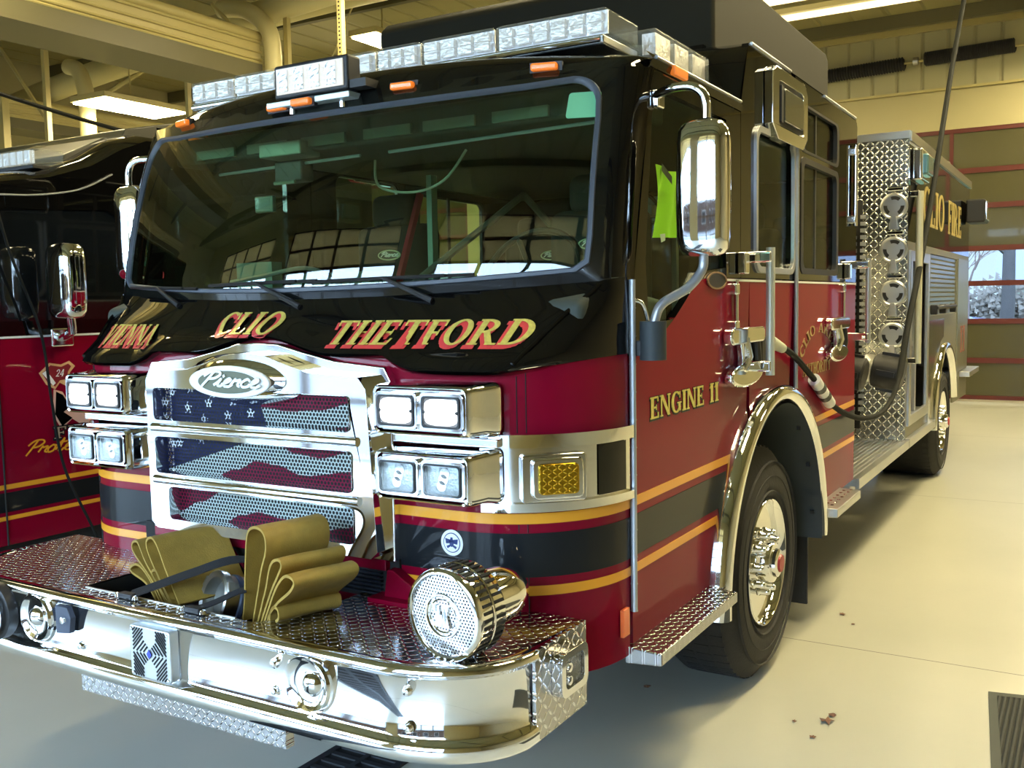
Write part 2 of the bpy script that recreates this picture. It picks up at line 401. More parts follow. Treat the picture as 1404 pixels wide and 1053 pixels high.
# ================================================================== ROOM
WX0, WX1, WY0, WY1, WH = -15.0, 10.0, -6.5, 16.4, 6.55
def floor_mat():
    m, nt, out = new_mat('sealed_concrete'); b = nt.nodes.new('ShaderNodeBsdfPrincipled')
    tc = nt.nodes.new('ShaderNodeTexCoord')
    n1 = N(nt, 'ShaderNodeTexNoise', Scale=.7, Detail=6.); n2 = N(nt, 'ShaderNodeTexNoise', Scale=14., Detail=8., Roughness=.7)
    L(nt, tc.outputs['Object'], n1.inputs['Vector']); L(nt, tc.outputs['Object'], n2.inputs['Vector'])
    cr = nt.nodes.new('ShaderNodeValToRGB'); cr.color_ramp.elements[0].position = .3; cr.color_ramp.elements[1].position = .75
    cr.color_ramp.elements[0].color = (.46, .46, .38, 1); cr.color_ramp.elements[1].color = (.55, .54, .45, 1)
    mm = M2(nt, 'ADD', M2(nt, 'MULTIPLY', n1.outputs['Fac'], .9), M2(nt, 'MULTIPLY', n2.outputs['Fac'], .1))
    L(nt, mm, cr.inputs[0])
    sp = nt.nodes.new('ShaderNodeSeparateXYZ'); L(nt, tc.outputs['Object'], sp.inputs[0])
    # saw-cut joints: every 4.4 m along y, every 5 m along x  (object origin is the floor centre)
    def joint(c, per, off):
        f = M2(nt, 'FLOORED_MODULO', M2(nt, 'ADD', c, off), per); return M2(nt, 'LESS_THAN', f, .008)
    j = M2(nt, 'MAXIMUM', joint(sp.outputs[1], 4.4, 44+.0+(WY0+WY1)/2-2.66), joint(sp.outputs[0], 5.2, 52+(WX0+WX1)/2-.05))
    mx = nt.nodes.new('ShaderNodeMix'); mx.data_type = 'RGBA'; L(nt, j, mx.inputs['Factor']); L(nt, cr.outputs[0], mx.inputs['A']); mx.inputs['B'].default_value = (.12, .11, .09, 1)
    L(nt, mx.outputs['Result'], b.inputs['Base Color'])
    rr = M2(nt, 'ADD', M2(nt, 'MULTIPLY', n2.outputs['Fac'], .06), .26); L(nt, rr, b.inputs['Roughness'])
    bp = N(nt, 'ShaderNodeBump', Strength=.04, Distance=.001); L(nt, n2.outputs['Fac'], bp.inputs['Height']); L(nt, bp.outputs[0], b.inputs['Normal'])
    L(nt, b.outputs[0], out.inputs[0]); return m
def ribbed(name, col, axis, period, rough=.5, depth=.02, metal=0., sharp=.12):
    m, nt, out = new_mat(name); b = nt.nodes.new('ShaderNodeBsdfPrincipled'); b.inputs['Base Color'].default_value = (*col, 1)
    b.inputs['Roughness'].default_value = rough; b.inputs['Metallic'].default_value = metal
    tc = nt.nodes.new('ShaderNodeTexCoord'); sp = nt.nodes.new('ShaderNodeSeparateXYZ'); L(nt, tc.outputs['Object'], sp.inputs[0])
    f = M2(nt, 'FRACT', M2(nt, 'MULTIPLY', sp.outputs[axis], 1/period))
    a = M2(nt, 'ABSOLUTE', M2(nt, 'SUBTRACT', f, .5)); h = M2(nt, 'MINIMUM', M2(nt, 'MULTIPLY', a, 1/sharp), 1.)
    bp = N(nt, 'ShaderNodeBump', Strength=1., Distance=depth); L(nt, h, bp.inputs['Height']); L(nt, bp.outputs[0], b.inputs['Normal'])
    L(nt, b.outputs[0], out.inputs[0]); return m
CREAM = pbr('cream_wall_paint', (.42, .38, .21), .55, noise=.05, nscale=1.5)
CORR = ribbed('corrugated_cream_siding', (.40, .38, .23), 0, .42, depth=.03, sharp=.08)
DECK = ribbed('painted_roof_deck', (.30, .27, .12), 0, .55, depth=.04, sharp=.1)
DOORP = pbr('tan_door_panel', (.075, .07, .03), .25, .1, .3, noise=.08, nscale=2)
DOORR = pbr('maroon_door_rail', (.09, .012, .009), .4)
STEEL = pbr('painted_tan_steel', (.46, .40, .18), .45)
STEELD = pbr('shade_darkened_tan_steel', (.11, .10, .05), .5)  # tan steel darkened, the shade of undersides put into its colour
DUCTM = pbr('cream_duct_paint', (.52, .47, .24), .5)
FLOORM = floor_mat()
EXTG = pbr('grass', (.03, .06, .012), .9, noise=.4, nscale=3)
EXTC = pbr('asphalt_apron', (.09, .095, .10), .8, noise=.1, nscale=1)
MULL = pbr('brown_window_mullion', (.10, .06, .04), .4)

def translucent(name, col):
    m, nt, out = new_mat(name); t = nt.nodes.new('ShaderNodeBsdfTranslucent'); t.inputs[0].default_value = (*col, 1)
    d = nt.nodes.new('ShaderNodeBsdfDiffuse'); d.inputs[0].default_value = (*col, 1); mx = nt.nodes.new('ShaderNodeMixShader'); mx.inputs[0].default_value = .5
    L(nt, t.outputs[0], mx.inputs[1]); L(nt, d.outputs[0], mx.inputs[2]); L(nt, mx.outputs[0], out.inputs[0]); return m
TRANSL = translucent('translucent_cream_fibreglass', (.62, .52, .30))
bz('floor', (WX0, WX1, WY0, WY1, -.2, 0), FLOORM, kind='structure')
bz('ceiling', (WX0, WX1, WY0, WY1, WH, WH+.15), DECK, kind='structure')
bz('wall_left', (WX0-.2, WX0, WY0, WY1, 0, WH), CREAM, kind='structure')
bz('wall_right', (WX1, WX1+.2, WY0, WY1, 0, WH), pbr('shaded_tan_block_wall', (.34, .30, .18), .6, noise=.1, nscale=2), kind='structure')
def wall_with(name, y0, y1, x0, x1, z0, z1, opens, mat):
    mb = MB(); xs = x0
    for (a, b, c, d) in sorted(opens):
        mb.box(xs, a, y0, y1, z0, z1)
        if c > z0: mb.box(a, b, y0, y1, z0, c)
        mb.box(a, b, y0, y1, d, z1); xs = b
    mb.box(xs, x1, y0, y1, z0, z1)
    return mb.build(name, mat, kind='structure')
BD = [(-14.0, -9.9), (-8.9, -4.8), (-3.55, 4.3)]
wall_with('wall_back', WY1, WY1+.25, WX0, WX1, 0, WH, [(a, b, 0, 4.74) for a, b in BD], CREAM)
bz('trim_1', (WX0, WX1, WY1-.05, WY1, 5.46, WH), CORR, kind='structure')
bz('trim_2', (WX0, WX1, WY1-.09, WY1-.02, 5.42, 5.46), STEEL, kind='structure')
bz('trim_3', (WX0, WX1, WY1-.12, WY1, WH-.1, WH), STEEL, kind='structure')
rails = [0.0, .69, 1.38, 2.043, 2.652, 3.392, 4.005, 4.737]
for di, (a, b) in enumerate(BD):
    y = WY1+.04
    d = empty('door_%d' % (di+1), ((a+b)/2, y, 0)); d['kind'] = 'structure'
    fr = MB()
    for k, z in enumerate(rails):
        t = .045 if 0 < k < 7 else .07
        fr.box(a, b, y-.03, y+.05, max(0, z-t), z+t)
    nst = 4 if di == 2 else 2; stl = [a+.03, b-.03]+[a+(b-a)*k/nst for k in range(1, nst)]
    if di == 2: stl = [a+.03, -1.65, .30, 2.25, b-.03]
    for x in stl:
        for k in range(7):
            if k in (2, 3) and di == 2 and x not in (stl[0], stl[-1], .30): continue
            fr.box(x-.03, x+.03, y-.028, y+.045, rails[k], rails[k+1])
    fr.build('door_frame', DOORR, d)
    for k in range(7):
        if k in (2, 3):
            bz('door_glass', (a, b, y+.0, y+.012, rails[k], rails[k+1]), GLASS_B, d)
        else: bz('door_panel', (a, b, y+.0, y+.03, rails[k], rails[k+1]), DOORP, d)
# front wall: glazed bay doors behind the photographer
FD = [(-12.6, -8.0), (-6.9, -2.3), (-1.2, 3.4)]
wall_with('wall_front', WY0-.25, WY0, WX0, WX1, 0, WH, [(a, b, 0, 5.8) for a, b in FD], CREAM)
for di, (a, b) in enumerate(FD):
    y = WY0-.1; d = empty('door_%d' % (di+4), ((a+b)/2, y, 0)); d['kind'] = 'structure'
    fr = MB(); rows = 8
    for k in range(rows+1): z = 5.8*k/rows; fr.box(a, b, y-.03, y+.04, max(0, z-.04), z+.04)
    for k in range(5): x = a+(b-a)*k/4; fr.box(x-.05, x+.05, y-.028, y+.038, 0, 5.8)
    fr.build('door_frame', MULL, d)
    bz('translucent_panel', (a, b, y-.01, y, 4.35, 5.8), TRANSL, d)
    bz('door_glass', (a, b, y-.01, y, .05, 4.35), GLASS_B, d)

# outside
bz('ground_outside', (-60, 60, WY1+.25, 90, -.3, -.12), EXTG, kind='structure')
sb_ = empty('added_street_building', (-6, -34, -.05), 'unseen brick building added across the street for dark bands in chrome reflections', 'building')  # out of view, added so the chrome reflects dark horizon bands
bz('building_wall', (-34, 20, -38, -34, -.05, 5.2), pbr('brown_brick', (.10, .06, .045), .8, noise=.3, nscale=3), sb_)
for k in range(9):
    wf = bz('building_window', (-31+k*5.6, -28.6+k*5.6, -34.08, -33.95, 1.2, 3.4), WHITE, sb_); bz('window_pane', (-30.9+k*5.6, -28.7+k*5.6, -33.96, -33.92, 1.3, 3.3), DKPLAST, wf)
bz('apron_outside', (-60, 60, -50, WY0-.25, -.3, -.05), EXTC, kind='structure')
BARK = pbr('tree_bark', (.018, .016, .018), .9, bump=.6, bscale=12, noise=.3, nscale=4); TWIG = pbr('pale_twigs', (.07, .05, .05), .9)
def tree(x, y, h, r, label, seed, lean=0., twigs=3, mat=BARK, mat2=TWIG):
    rnd = random.Random(seed); t = empty('bare_tree', (x, y, -.12), label, 'tree')
    p0 = Vector((x, y, -.12)); top = Vector((x+lean, y, h*.45))
    MB().tube([p0, p0.lerp(top, .5)+Vector((.05, 0, 0)), top], [r, r*.8, r*.7], 12).build('trunk', mat, t, smooth=True)
    mb = MB(); tw = MB()
    def br(p, d, ln, rr, dep):
        q = p+d*ln; mid = p+d*ln*.5+Vector((rnd.uniform(-.1, .1), 0, rnd.uniform(-.05, .1)))*ln*.5
        (mb if dep > 1 else tw).tube([p, mid, q], [rr, rr*.75, rr*.55], 5 if dep > 1 else 3)
        if dep > 0:
            for _ in range(3 if dep < 4 else 4):
                nd = (d+Vector((rnd.uniform(-.8, .8), rnd.uniform(-.6, .6), rnd.uniform(-.25, .65)))).normalized()
                br(p.lerp(q, rnd.uniform(.55, 1)), nd, ln*rnd.uniform(.6, .8), rr*.55, dep-1)
    for _ in range(4):
        d = Vector((rnd.uniform(-.8, .8), rnd.uniform(-.5, .5), rnd.uniform(.4, 1))).normalized()
        br(top-Vector((0, 0, rnd.uniform(0, .5))), d, h*.28, r*.5, twigs)
    mb.build('branches', mat, t, smooth=True); o = tw.build('twigs', mat2, t); o['kind'] = 'stuff'
tree(.36, 27.5, 7.2, .22, 'thick dark trunked bare tree outside the bay door windows', 3, .1, 4)
tree(-1.55, 36, 4.6, .09, 'slim many-branched bare tree left of the thick trunk, the farther one', 11, .1, 5, TWIG)
tree(-1.0, 31, 4.0, .06, 'thin sapling with fine twigs just left of the thick trunk', 21, .1, 5, TWIG)
# neighbouring house and parked car seen through the panes
hs = empty('distant_house', (5, 62, -.12), 'pale house with blue grey roof across the lawn behind the thick tree', 'house')
bz('house_wall', (-2, 14, 60, 68, -.12, 2.6), pbr('pale_green_siding', (.08, .09, .07), .8), hs)
MB().prism([(59.4, 2.5), (68.6, 2.5), (64, 5.6)], -2.6, 14.6, lambda a, b, d: (d, a, b)).build('house_roof', pbr('blue_grey_shingles', (.06, .07, .10), .8), hs)
w_ = bz('house_window', (1.6, 3.0, 59.95, 60.05, .7, 2.0), WHITE, hs); bz('window_pane', (1.7, 2.9, 59.92, 59.96, .8, 1.9), DKPLAST, w_)
cr_ = empty('parked_car', (-4, 46, -.12), 'dark blue hatchback parked across the lawn, seen through the lower panes', 'car')
MB().prism([(-6.2, .2), (-1.8, .2), (-1.8, .75), (-2.6, .85), (-3.3, 1.35), (-5.3, 1.35), (-6.1, .9)], 45.2, 46.8, lambda a, b, d: (a, d, b)).build('car_body', pbr('dark_blue_car_paint', (.03, .06, .2), .3, 0, 1), cr_, bevel=.06)
for xx in (-5.4, -2.6):
    for yy in (45.2, 46.8): MB().lathe([(.02, -.09), (.32, -.08), (.32, .08), (.02, .09)], Matrix.Translation((xx, yy, .2)) @ Matrix.Rotation(pi/2, 4, 'X'), 20).build('wheel', RUBBER, cr_, smooth=True)
MB().prism([(-5.2, .88), (-3.2, .88), (-3.45, 1.28), (-5.15, 1.28)], 45.17, 45.19, lambda a, b, d: (a, d, b)).build('side_window', DKPLAST, cr_)
for sx in range(5):
    b0 = empty('lawn_shrub', (-8+sx*3.1, 56, -.12), 'bushy brownish shrub in the hedge row before the house', 'shrub', 'hedge shrubs across the lawn')
    mb = MB(); rnd = random.Random(sx)
    for _ in range(1100):
        p = Vector((rnd.gauss(-8+sx*3.1, .8), rnd.gauss(56, .6), abs(rnd.gauss(.9, .6)))); s = .26
        mb.add([p, p+Vector((s, rnd.uniform(-s, s), s*.3)), p+Vector((0, s, s))], [(0, 1, 2)])
    mb.build('foliage', pbr('brown_green_leaves', (.04, .035, .03), .9), b0)

# torsion springs over the bay door
sp_ = empty('torsion_spring', (-1.15, 16.2, 5.95), 'black torsion spring above the bay door, left of the coupling', 'spring')
def spring(x0, x1, z0, z1, par):
    mb = MB(); n = 46; pts = []
    for i in range(n*10+1):
        t = i/(n*10); a = 2*pi*t*n; pts.append((x0+(x1-x0)*t, 16.2+.1*cos(a), z0+(z1-z0)*t+.1*sin(a)))
    mb.tube(pts, .026, 4, False); mb.tube([(x0, 16.2, z0), (x1, 16.2, z1)], .085, 12)
    return mb.build('coil', STRAP, par, smooth=True)
bz('wall_bracket', (-2.72, -2.66, 16.1, 16.34, 5.78, 5.95), STEEL, sp_); spring(-2.6, -.47, 5.86, 5.93, sp_); MB().tube([(-2.7, 16.2, 5.86), (-.12, 16.2, 5.945)], .02, 8).build('shaft', STEEL, sp_, smooth=True)
sp2 = empty('torsion_spring', (.6, 16.2, 6.0), 'black torsion spring above the bay door, right of the coupling', 'spring')
bz('wall_bracket', (3.1, 3.16, 16.1, 16.34, 5.92, 6.12), STEEL, sp2); spring(-.13, 1.27, 5.96, 6.0, sp2); MB().tube([(-.3, 16.2, 5.95), (3.2, 16.2, 6.03)], .02, 8).build('shaft', STEEL, sp2, smooth=True)
MB().lathe([(.02, -.05), (.07, -.04), (.07, .04), (.02, .05)], Matrix.Translation((-.28, 16.2, 5.95)) @ Matrix.Rotation(pi/2, 4, 'Y'), 16).build('coupling', BRASSY, sp2, smooth=True)

# overhead steel and ducts
def beam(name, label, x0, x1, y0, y1, z0, z1, ribs=True):
    b = empty(name, ((x0+x1)/2, (y0+y1)/2, z0), label, 'beam')
    bz('web', (x0+.04, x1-.03, y0, y1, z0+.03, z1-.02), STEEL, b)
    bz('bottom_flange', (x0, x1, y0, y1, z0, z0+.035), STEELD, b)  # underside shade carried by the darker steel colour, lower web too
    bz('lower_web', (x1-.05, x1-.005, y0, y1, z0+.035, z0+(z1-z0)*.42), STEELD, b)
    mb = MB()
    for f in (.45, .53, .72, .95): z = z0+(z1-z0)*f; mb.tube([(x1-.02, y0, z), (x1-.02, y1, z)], .020, 8)
    mb.build('side_ribs', STEEL, b, smooth=True)
    MB().tube([(x1-.06, y0, z1+.05), (x1-.06, y1, z1+.05)], .075, 12).build('top_pipe', STEEL, b, smooth=True)
beam('crane_beam', 'large ribbed tan overhead beam with dark underside, crossing above both engines', -8.0, -7.15, -3.0, 7.3, 4.88, 5.42)
beam('crane_beam', 'lower tan overhead beam at far left behind the second engine', -13.9, -13.2, -3.0, 12.5, 4.95, 5.35)
def post(label, x, y, z0, z1, w=.05, perf=False):
    mb = MB().box(x-w/2, x+w/2, y-w/2, y+w/2, z0, z1)
    if perf: mb.cm = 1; [mb.box(x-w*.16, x+w*.16, y-w/2-.003, y-w/2+.001, z+.01, z+.03) for z in [z0+.05*k for k in range(1, int((z1-z0)/.05))]]
    o = mb.build('hanger_post', [STEEL, UNDER]); tag(o, label, 'post', None); return o
post('perforated tan hanger strut above the middle of the light bar', -5.51, 7, 4.0, WH, .07, True)
post('slim vertical tan hanger post just left of the perforated strut, behind the ribbed beam', -6.97, 7.6, 4.9, WH, .07)
post('vertical hanger post standing left of the bright ceiling light', -11.42, 7, 4.2, 5.9, .08)
post('short vertical hanger post between the ceiling light and the end of the light bar', -8.28, 7, 4.0, 5.0, .06)
post('vertical hanger post at the far left edge of the ceiling', -12.55, 7, 3.8, 5.3, .12)
def brace(label, a, b, r=.03):
    o = MB().tube([a, b], r, 6).build('steel_brace', STEEL); tag(o, label, 'brace', None); return o
brace('diagonal steel brace meeting the post left of the ceiling light', (-12.55, 7, 6.05), (-11.5, 7, 4.85))
brace('short diagonal steel brace above the ribbed beam', (-7.95, 7.2, 6.0), (-7.43, 7.2, 5.5))
brace('long diagonal roof brace over the far left, running up to the ducts', (-14.5, 9, 5.2), (-9.5, 9, 6.5), .04)
def duct(label, pts, r):
    pp = smooth_path([Vector(p) for p in pts], 8)
    o = MB().tube(pp, r, 18).build('round_duct', DUCTM, smooth=True); tag(o, label, 'duct', None)
duct('cream round duct at left sloping up behind the ribbed beam', [(-14.5, 8.45, 5.6), (-12.3, 8.45, 5.85), (-8, 8.45, 6.2), (-4, 8.45, 6.22)], .20)
duct('cream vertical duct drop with a bend, left of the bright ceiling light', [(-11.7, 7.6, 5.75), (-11.45, 7.6, 5.65), (-11.3, 7.6, 5.3), (-11.28, 7.6, 4.8), (-11.3, 7.6, 3.6)], .125)
duct('cream duct bend above the ribbed beam near the light bar', [(-7.9, 7.3, 5.95), (-7.4, 7.3, 5.85), (-7.0, 7.3, 5.5), (-6.95, 7.3, 4.9)], .115)
duct('big cream duct running across the ceiling at top left', [(-9.2, 7.6, 5.78), (-6.5, 7.6, 5.95), (-3, 7.6, 6.15), (2, 7.6, 6.2)], .17)
for k in range(8):
    y = -5+k*2.9
    o = MB().box(WX0, WX1, y-.05, y+.05, WH-.22, WH-.001).build('roof_purlin', STEELD); tag(o, None, 'purlin', 'roof purlins under the deck'); o['label'] = 'tan roof purlin spanning the width of the ceiling'
    # kept identical: the purlins look alike
LAMP = pbr('lit_fluorescent_diffuser', (1, .95, .8), .4, emit=(1., .84, .47), estr=38)
TUBEW = pbr('fluorescent_strip_cover', (.85, .78, .55), .35, emit=(1., .82, .45), estr=1.2)
def fixture(x, y, z, dx, dy, label, mat=LAMP, group=None):
    t = empty('ceiling_light', (x, y, z), label, 'light', group)
    bz('housing', (x-dx/2-.04, x+dx/2+.04, y-dy/2-.04, y+dy/2+.04, z+.015, z+.10), STEEL, t, bevel=.01)
    bz('diffuser', (x-dx/2, x+dx/2, y-dy/2, y+dy/2, z-.01, z+.02), mat, t)
    MB().tube([(x, y, z+.1), (x, y, WH)], .012, 5).build('hanger_rod', STEEL, t)
fixture(-10.55, 7.85, 5.0, .75, 1.5, 'brightly lit rectangular ceiling light above the second engine')
fixture(-6.9, 9.6, 5.85, .45, .9, 'small lit ceiling light just above the left part of the light bar')
fixture(-4.82, 6.7, 5.70, .55, 1.2, 'lit ceiling light cut off by the top edge above the ribbed beam')
fixture(2.2, 14.5, 5.75, .5, 1.5, 'lit ceiling light at the top right edge before the back wall')
for i, (x, y) in enumerate([(3.4, 10.5), (2.7, 7.6), (2.4, 4.8), (2.6, 1.8), (-1.9, 5.2), (-6.5, 2.5), (-2.2, 12.5), (7.5, 9), (-11, 13)]):
    fixture(x, y, 5.9, .6, 1.5, 'lit high bay ceiling light hanging over the bays', LAMP, 'high bay lights outside the picture')
for i, (y, l) in enumerate(((8.6, 'long pale ceiling strip light, nearer one, above the cab roof box'), (9.4, 'long pale ceiling strip light, farther one, above the cab roof box'))):
    z = 5.15+.02*i
    t = empty('strip_light', (-.6, y, z), l, 'light')
    bz('reflector', (-2.6, 1.05-.3*(1-i), y-.10, y+.10, z+.03, z+.09), STEEL, t)
    MB().tube([(-2.55, y, z), (1.0-.3*(1-i), y, z)], .04, 10).build('lamp_tube', TUBEW, t, smooth=True)
    for x in (-2.0, .2): MB().tube([(x, y, z+.08), (x, y, WH)], .01, 5).build('hanger_rod', STEEL, t)
# cables on the ceiling
o = MB().tube(smooth_path([Vector(p) for p in [(-7.9, 1.6, 4.90), (-7.3, 3.0, 4.25), (-6.9, 4.0, 3.95), (-6.5, 5.0, 3.75), (-6.1, 5.6, 3.72), (-5.4, 6.4, 3.9), (-5.53, 6.97, 4.1)]], 8), .022, 8).build('overhead_cable', CABLE, smooth=True)
tag(o, 'dark cable sagging below the ribbed beam towards the light bar', 'cable')
o = MB().tube(smooth_path([Vector(p) for p in [(-7.2, 8.5, 5.2), (-6.9, 8.5, 5.5), (-6.6, 8.5, 6.0), (-6.2, 8.5, 6.5)]], 8), .012, 6).build('overhead_wire', STEEL, smooth=True)
tag(o, 'thin pale wire curving up beside the perforated strut', 'wire')

# floor things
dr = empty('floor_drain', (.07, 3, 0), 'black slotted trench drain grate in the floor under the front bumper', 'drain')
mb = MB(); x0, x1 = -.115, .235
mb.box(x0, x0+.03, -3.5, 10, .0, .012).box(x1-.03, x1, -3.5, 10, .0, .012).box((x0+x1)/2-.012, (x0+x1)/2+.012, -3.5, 10, 0, .011)
for k in range(210): y = -3.45+k*.064; mb.box(x0+.03, x1-.03, y-.012, y+.012, 0, .010)
mb.build('grate', pbr('cast_iron_grate', (.05, .055, .06), .5, .6), dr)
bz('trench', (x0, x1, -3.5, 10, .0005, .003), UNDER, dr)
MATM = ribbed('ribbed_black_rubber', (.03, .035, .032), 0, .022, rough=.7, depth=.006, sharp=.3)
mt = empty('floor_mat', (2.9, 1.2, 0), 'ribbed black rubber floor mat at the right edge of the floor', 'mat')
MB().prism([(2.205, 2.346), (3.6, 2.62), (3.6, .2), (2.42, .2)], .001, .011, lambda a, b, d: (a, b, d)).build('mat_border', pbr('smooth_black_rubber', (.035, .045, .04), .6), mt)
MB().prism([(2.245, 2.30), (3.55, 2.56), (3.55, .25), (2.46, .25)], .011, .015, lambda a, b, d: (a, b, d)).build('ribbed_field', MATM, mt)
LEAF = pbr('dry_leaf_brown', (.20, .10, .06), .9, noise=.3, nscale=80)
def leaf(x, y, s, label, seed):
    rnd = random.Random(seed); pts = []
    for k in range(11):
        a = 2*pi*k/11; r = s*(1 if k % 2 else .62)*rnd.uniform(.8, 1.15); pts.append((x+r*cos(a), y+r*sin(a), .004+rnd.uniform(0, .3)*s))
    mb = MB(); mb.add([(x, y, .006+s*.2)]+pts, [(0, i+1, (i+1) % 11+1) for i in range(11)])
    mb.add([(x, y, .003+s*.2)]+[(p[0], p[1], p[2]-.002) for p in pts], [(0, (i+1) % 11+1, i+1) for i in range(11)])
    o = mb.build('dry_leaf', LEAF); tag(o, label, 'leaf')
leaf(1.625, 1.676, .034, 'largest crumpled brown dry leaf on the floor right of the front wheel', 1)
leaf(1.632, 1.75, .022, 'small folded brown leaf piece just behind the largest leaf', 2)
leaf(1.61, 1.49, .016, 'small brown leaf scrap nearest the camera on the floor', 3)
leaf(1.50, 1.61, .012, 'tiny dark leaf bit left of the largest dry leaf', 4)
leaf(.78, 1.66, .02, 'dark leaf scrap on the floor below the cab step', 5)
leaf(1.36, 3.2, .022, 'dark leaf scrap on the floor behind the front wheel', 6)
leaf(1.45, 3.05, .015, 'small dark leaf bit beside the scrap behind the front wheel', 8)
# ================================================================== FIRE ENGINE
FE = empty('fire_engine', (0, 4.8, 0), 'red and black fire engine lettered VIENNA CLIO THETFORD with chrome grille, front and centre', 'fire engine')
# plan curve of the cab front, right half, parametrised by u in [0,1]
def plan(u, lvl):
    """lvl 0 = lower nose, 1 = windshield base, 2 = windshield head"""
    def low(u):
        t1 = math.asin((1.04-.85)/.40)
        if u <= .86:
            x = 1.04*u/.86; return (x, 0.) if x < .85 else (x, .42*(1-cos(math.asin((x-.85)/.40))))
        t = t1+(u-.86)/.14*(pi/2-t1); return (.85+.40*sin(t), .42*(1-cos(t)))
    def upr(u, yc, xw, ye):
        if u <= .86: x = xw*u/.86; return (x, yc+.153*x*x)
        t = (u-.86)/.14; y0 = yc+.153*xw*xw; a = t*pi/2
        return (xw+(1.25-xw)*sin(a), y0+(ye-y0)*(1-cos(a)))
    A = low(u); B = upr(u, .12, 1.19, .47); C = upr(u, .31, 1.175, .66)
    if lvl <= 0: return A
    if lvl <= 1: return (A[0]+(B[0]-A[0])*lvl, A[1]+(B[1]-A[1])*lvl)
    l = min(lvl-1, 1.6); return (B[0]+(C[0]-B[0])*l, B[1]+(C[1]-B[1])*l)
US = [k/24*.86 for k in range(25)]+[.86+.14*k/10 for k in range(1, 11)]
UA = [-u for u in reversed(US)]+US[1:]
def ux(x):
    lo, hi = 0., 1.
    for _ in range(40):
        m = (lo+hi)/2
        if plan(m, 0)[0] < x: lo = m
        else: hi = m
    return lo
def pt(u, z, lvl, off=0.):
    x, y = plan(abs(u), lvl); s = -1 if u < 0 else 1
    if off:
        a = plan(max(0, abs(u)-.01), lvl); b = plan(min(1, abs(u)+.01), lvl); tx, ty = b[0]-a[0], b[1]-a[1]; l = sqrt(tx*tx+ty*ty) or 1
        x += off*ty/l; y -= off*tx/l
    return (s*x, y, z)
def e_low(x):      # lower edge of the black nose panel
    x = abs(x)
    if x > .74: return 1.642+max(0, x-1.03)*.22
    if x > .58: t = (x-.58)/.16; return 1.642+.05*(1-t)**1.5*(1 if t < 1 else 0)+0*t
    if x > .36: return 1.692
    return 1.692+.058*(.5+.5*cos(pi*x/.36))
def ws_bot(x): return 1.885+.035*x*x
def ws_top(x): return 2.615+.027*x*x
def lev(z):
    if z <= 1.64: return 0.
    if z <= 1.90: return ((z-1.64)/.26)**1.4
    dz = z-1.90; return 1+min(1.2, (.12*dz+.194*dz*dz)/.19)
# red lower nose shell
rows = []
for z in (.65, .75, .9, 1.05, 1.2, 1.4, 1.55, 1.62):
    rows.append([pt(u, z, 0) for u in UA])
rows.append([pt(u, e_low(plan(abs(u), 0)[0])+.012, lev(e_low(plan(abs(u), 0)[0]))*.5, -.004) for u in UA])
mb = MB().grid(rows); mb.build('nose_panel', RED, FE, smooth=True, auto=radians(50))
# black nose hood with rolled lip
rows = []
for u in UA: pass
def hood_row(k):
    r = []
    for u in UA:
        x = plan(abs(u), .3)[0]; e = e_low(x); lip = (1 if abs(x) < 1.06 else max(0, 1-(abs(x)-1.06)/.12))
        if k == -2: r.append(pt(u, e-.004, lev(e), -.004))
        elif k == -1: r.append(pt(u, e-.006, lev(e), .035*lip+.004))
        elif k == 0: r.append(pt(u, e+.006, lev(e), .050*lip+.004))
        elif k == .5: r.append(pt(u, e+.03, lev(e+.03), .046*lip+.003))
        elif k == .8: r.append(pt(u, e+.055, lev(e+.055), .022*lip+.003))
        else:
            zt = ws_bot(x)+.0; z0 = e+.075; t = k-1; z = z0+(zt-z0)*t; r.append(pt(u, z, lev(z), .004+.008*lip*(1-t)))
    return r
hood = MB().grid([hood_row(k) for k in (-2, -1, 0, .5, .8, 1, 1.2, 1.4, 1.6, 1.8, 2)])
hood.build('nose_hood', BLACK, FE, smooth=True, auto=radians(70))
from mathutils.bvhtree import BVHTree
HB = BVHTree.FromPolygons([Vector(v) for v in hood.v], hood.f)
def hood_y(x, z):
    h = HB.ray_cast(Vector((x, -2, z)), Vector((0, 1, 0)))
    return h[0].y if h[0] else .05
ridge = []
for k in range(9):
    t = k/8; x = 1.045+.148*t**1.25; z = 1.668+.25*t; ridge.append((x, hood_y(x, z)-.002, z))
for s in (-1, 1): MB().tube([(s*x, y, z) for x, y, z in ridge], .009, 8).build('hood_edge_moulding', BLACK, FE, smooth=True)
# windshield surround, head and brow
ZW = [ws_bot(0)+.0]
def fr_row(t):
    r = []
    for u in UA:
        x = plan(abs(u), 1.5)[0]; z = ws_bot(x)+(ws_top(x)-ws_bot(x))*t; r.append(pt(u, z, lev(z), 0))
    return r
iL = min(i for i, u in enumerate(UA) if u >= -.861); iR = max(i for i, u in enumerate(UA) if u <= .861)
mb = MB().grid([fr_row(t) for t in (0, .25, .5, .75, 1)], skip=lambda i, j: iL <= j < iR)
n = len(UA)
def roofz(x, b, cr): return b+cr*(1-min(1, abs(x)/1.25)**3)
rws = [fr_row(1)]
for (dy, b, cr) in ((.012, 2.665, .0), (.035, 2.69, .015), (.08, 2.70, .04), (.17, 2.705, .062), (.4, 2.705, .08), (.9, 2.705, .09), (1.3, 2.705, .09)):
    r = []
    for u in UA:
        p = pt(u, 0, 2.05, 0); edge = min(1, max(0, (abs(p[0])-1.1)/.15)); y = p[1]+dy*(1-.0*edge)
        r.append((p[0], y, max(roofz(p[0], b, cr), 0)))
    rws.append(r)
mb.grid(rws); mb.build('cab_shell', BLACK, FE, smooth=True, auto=radians(60))
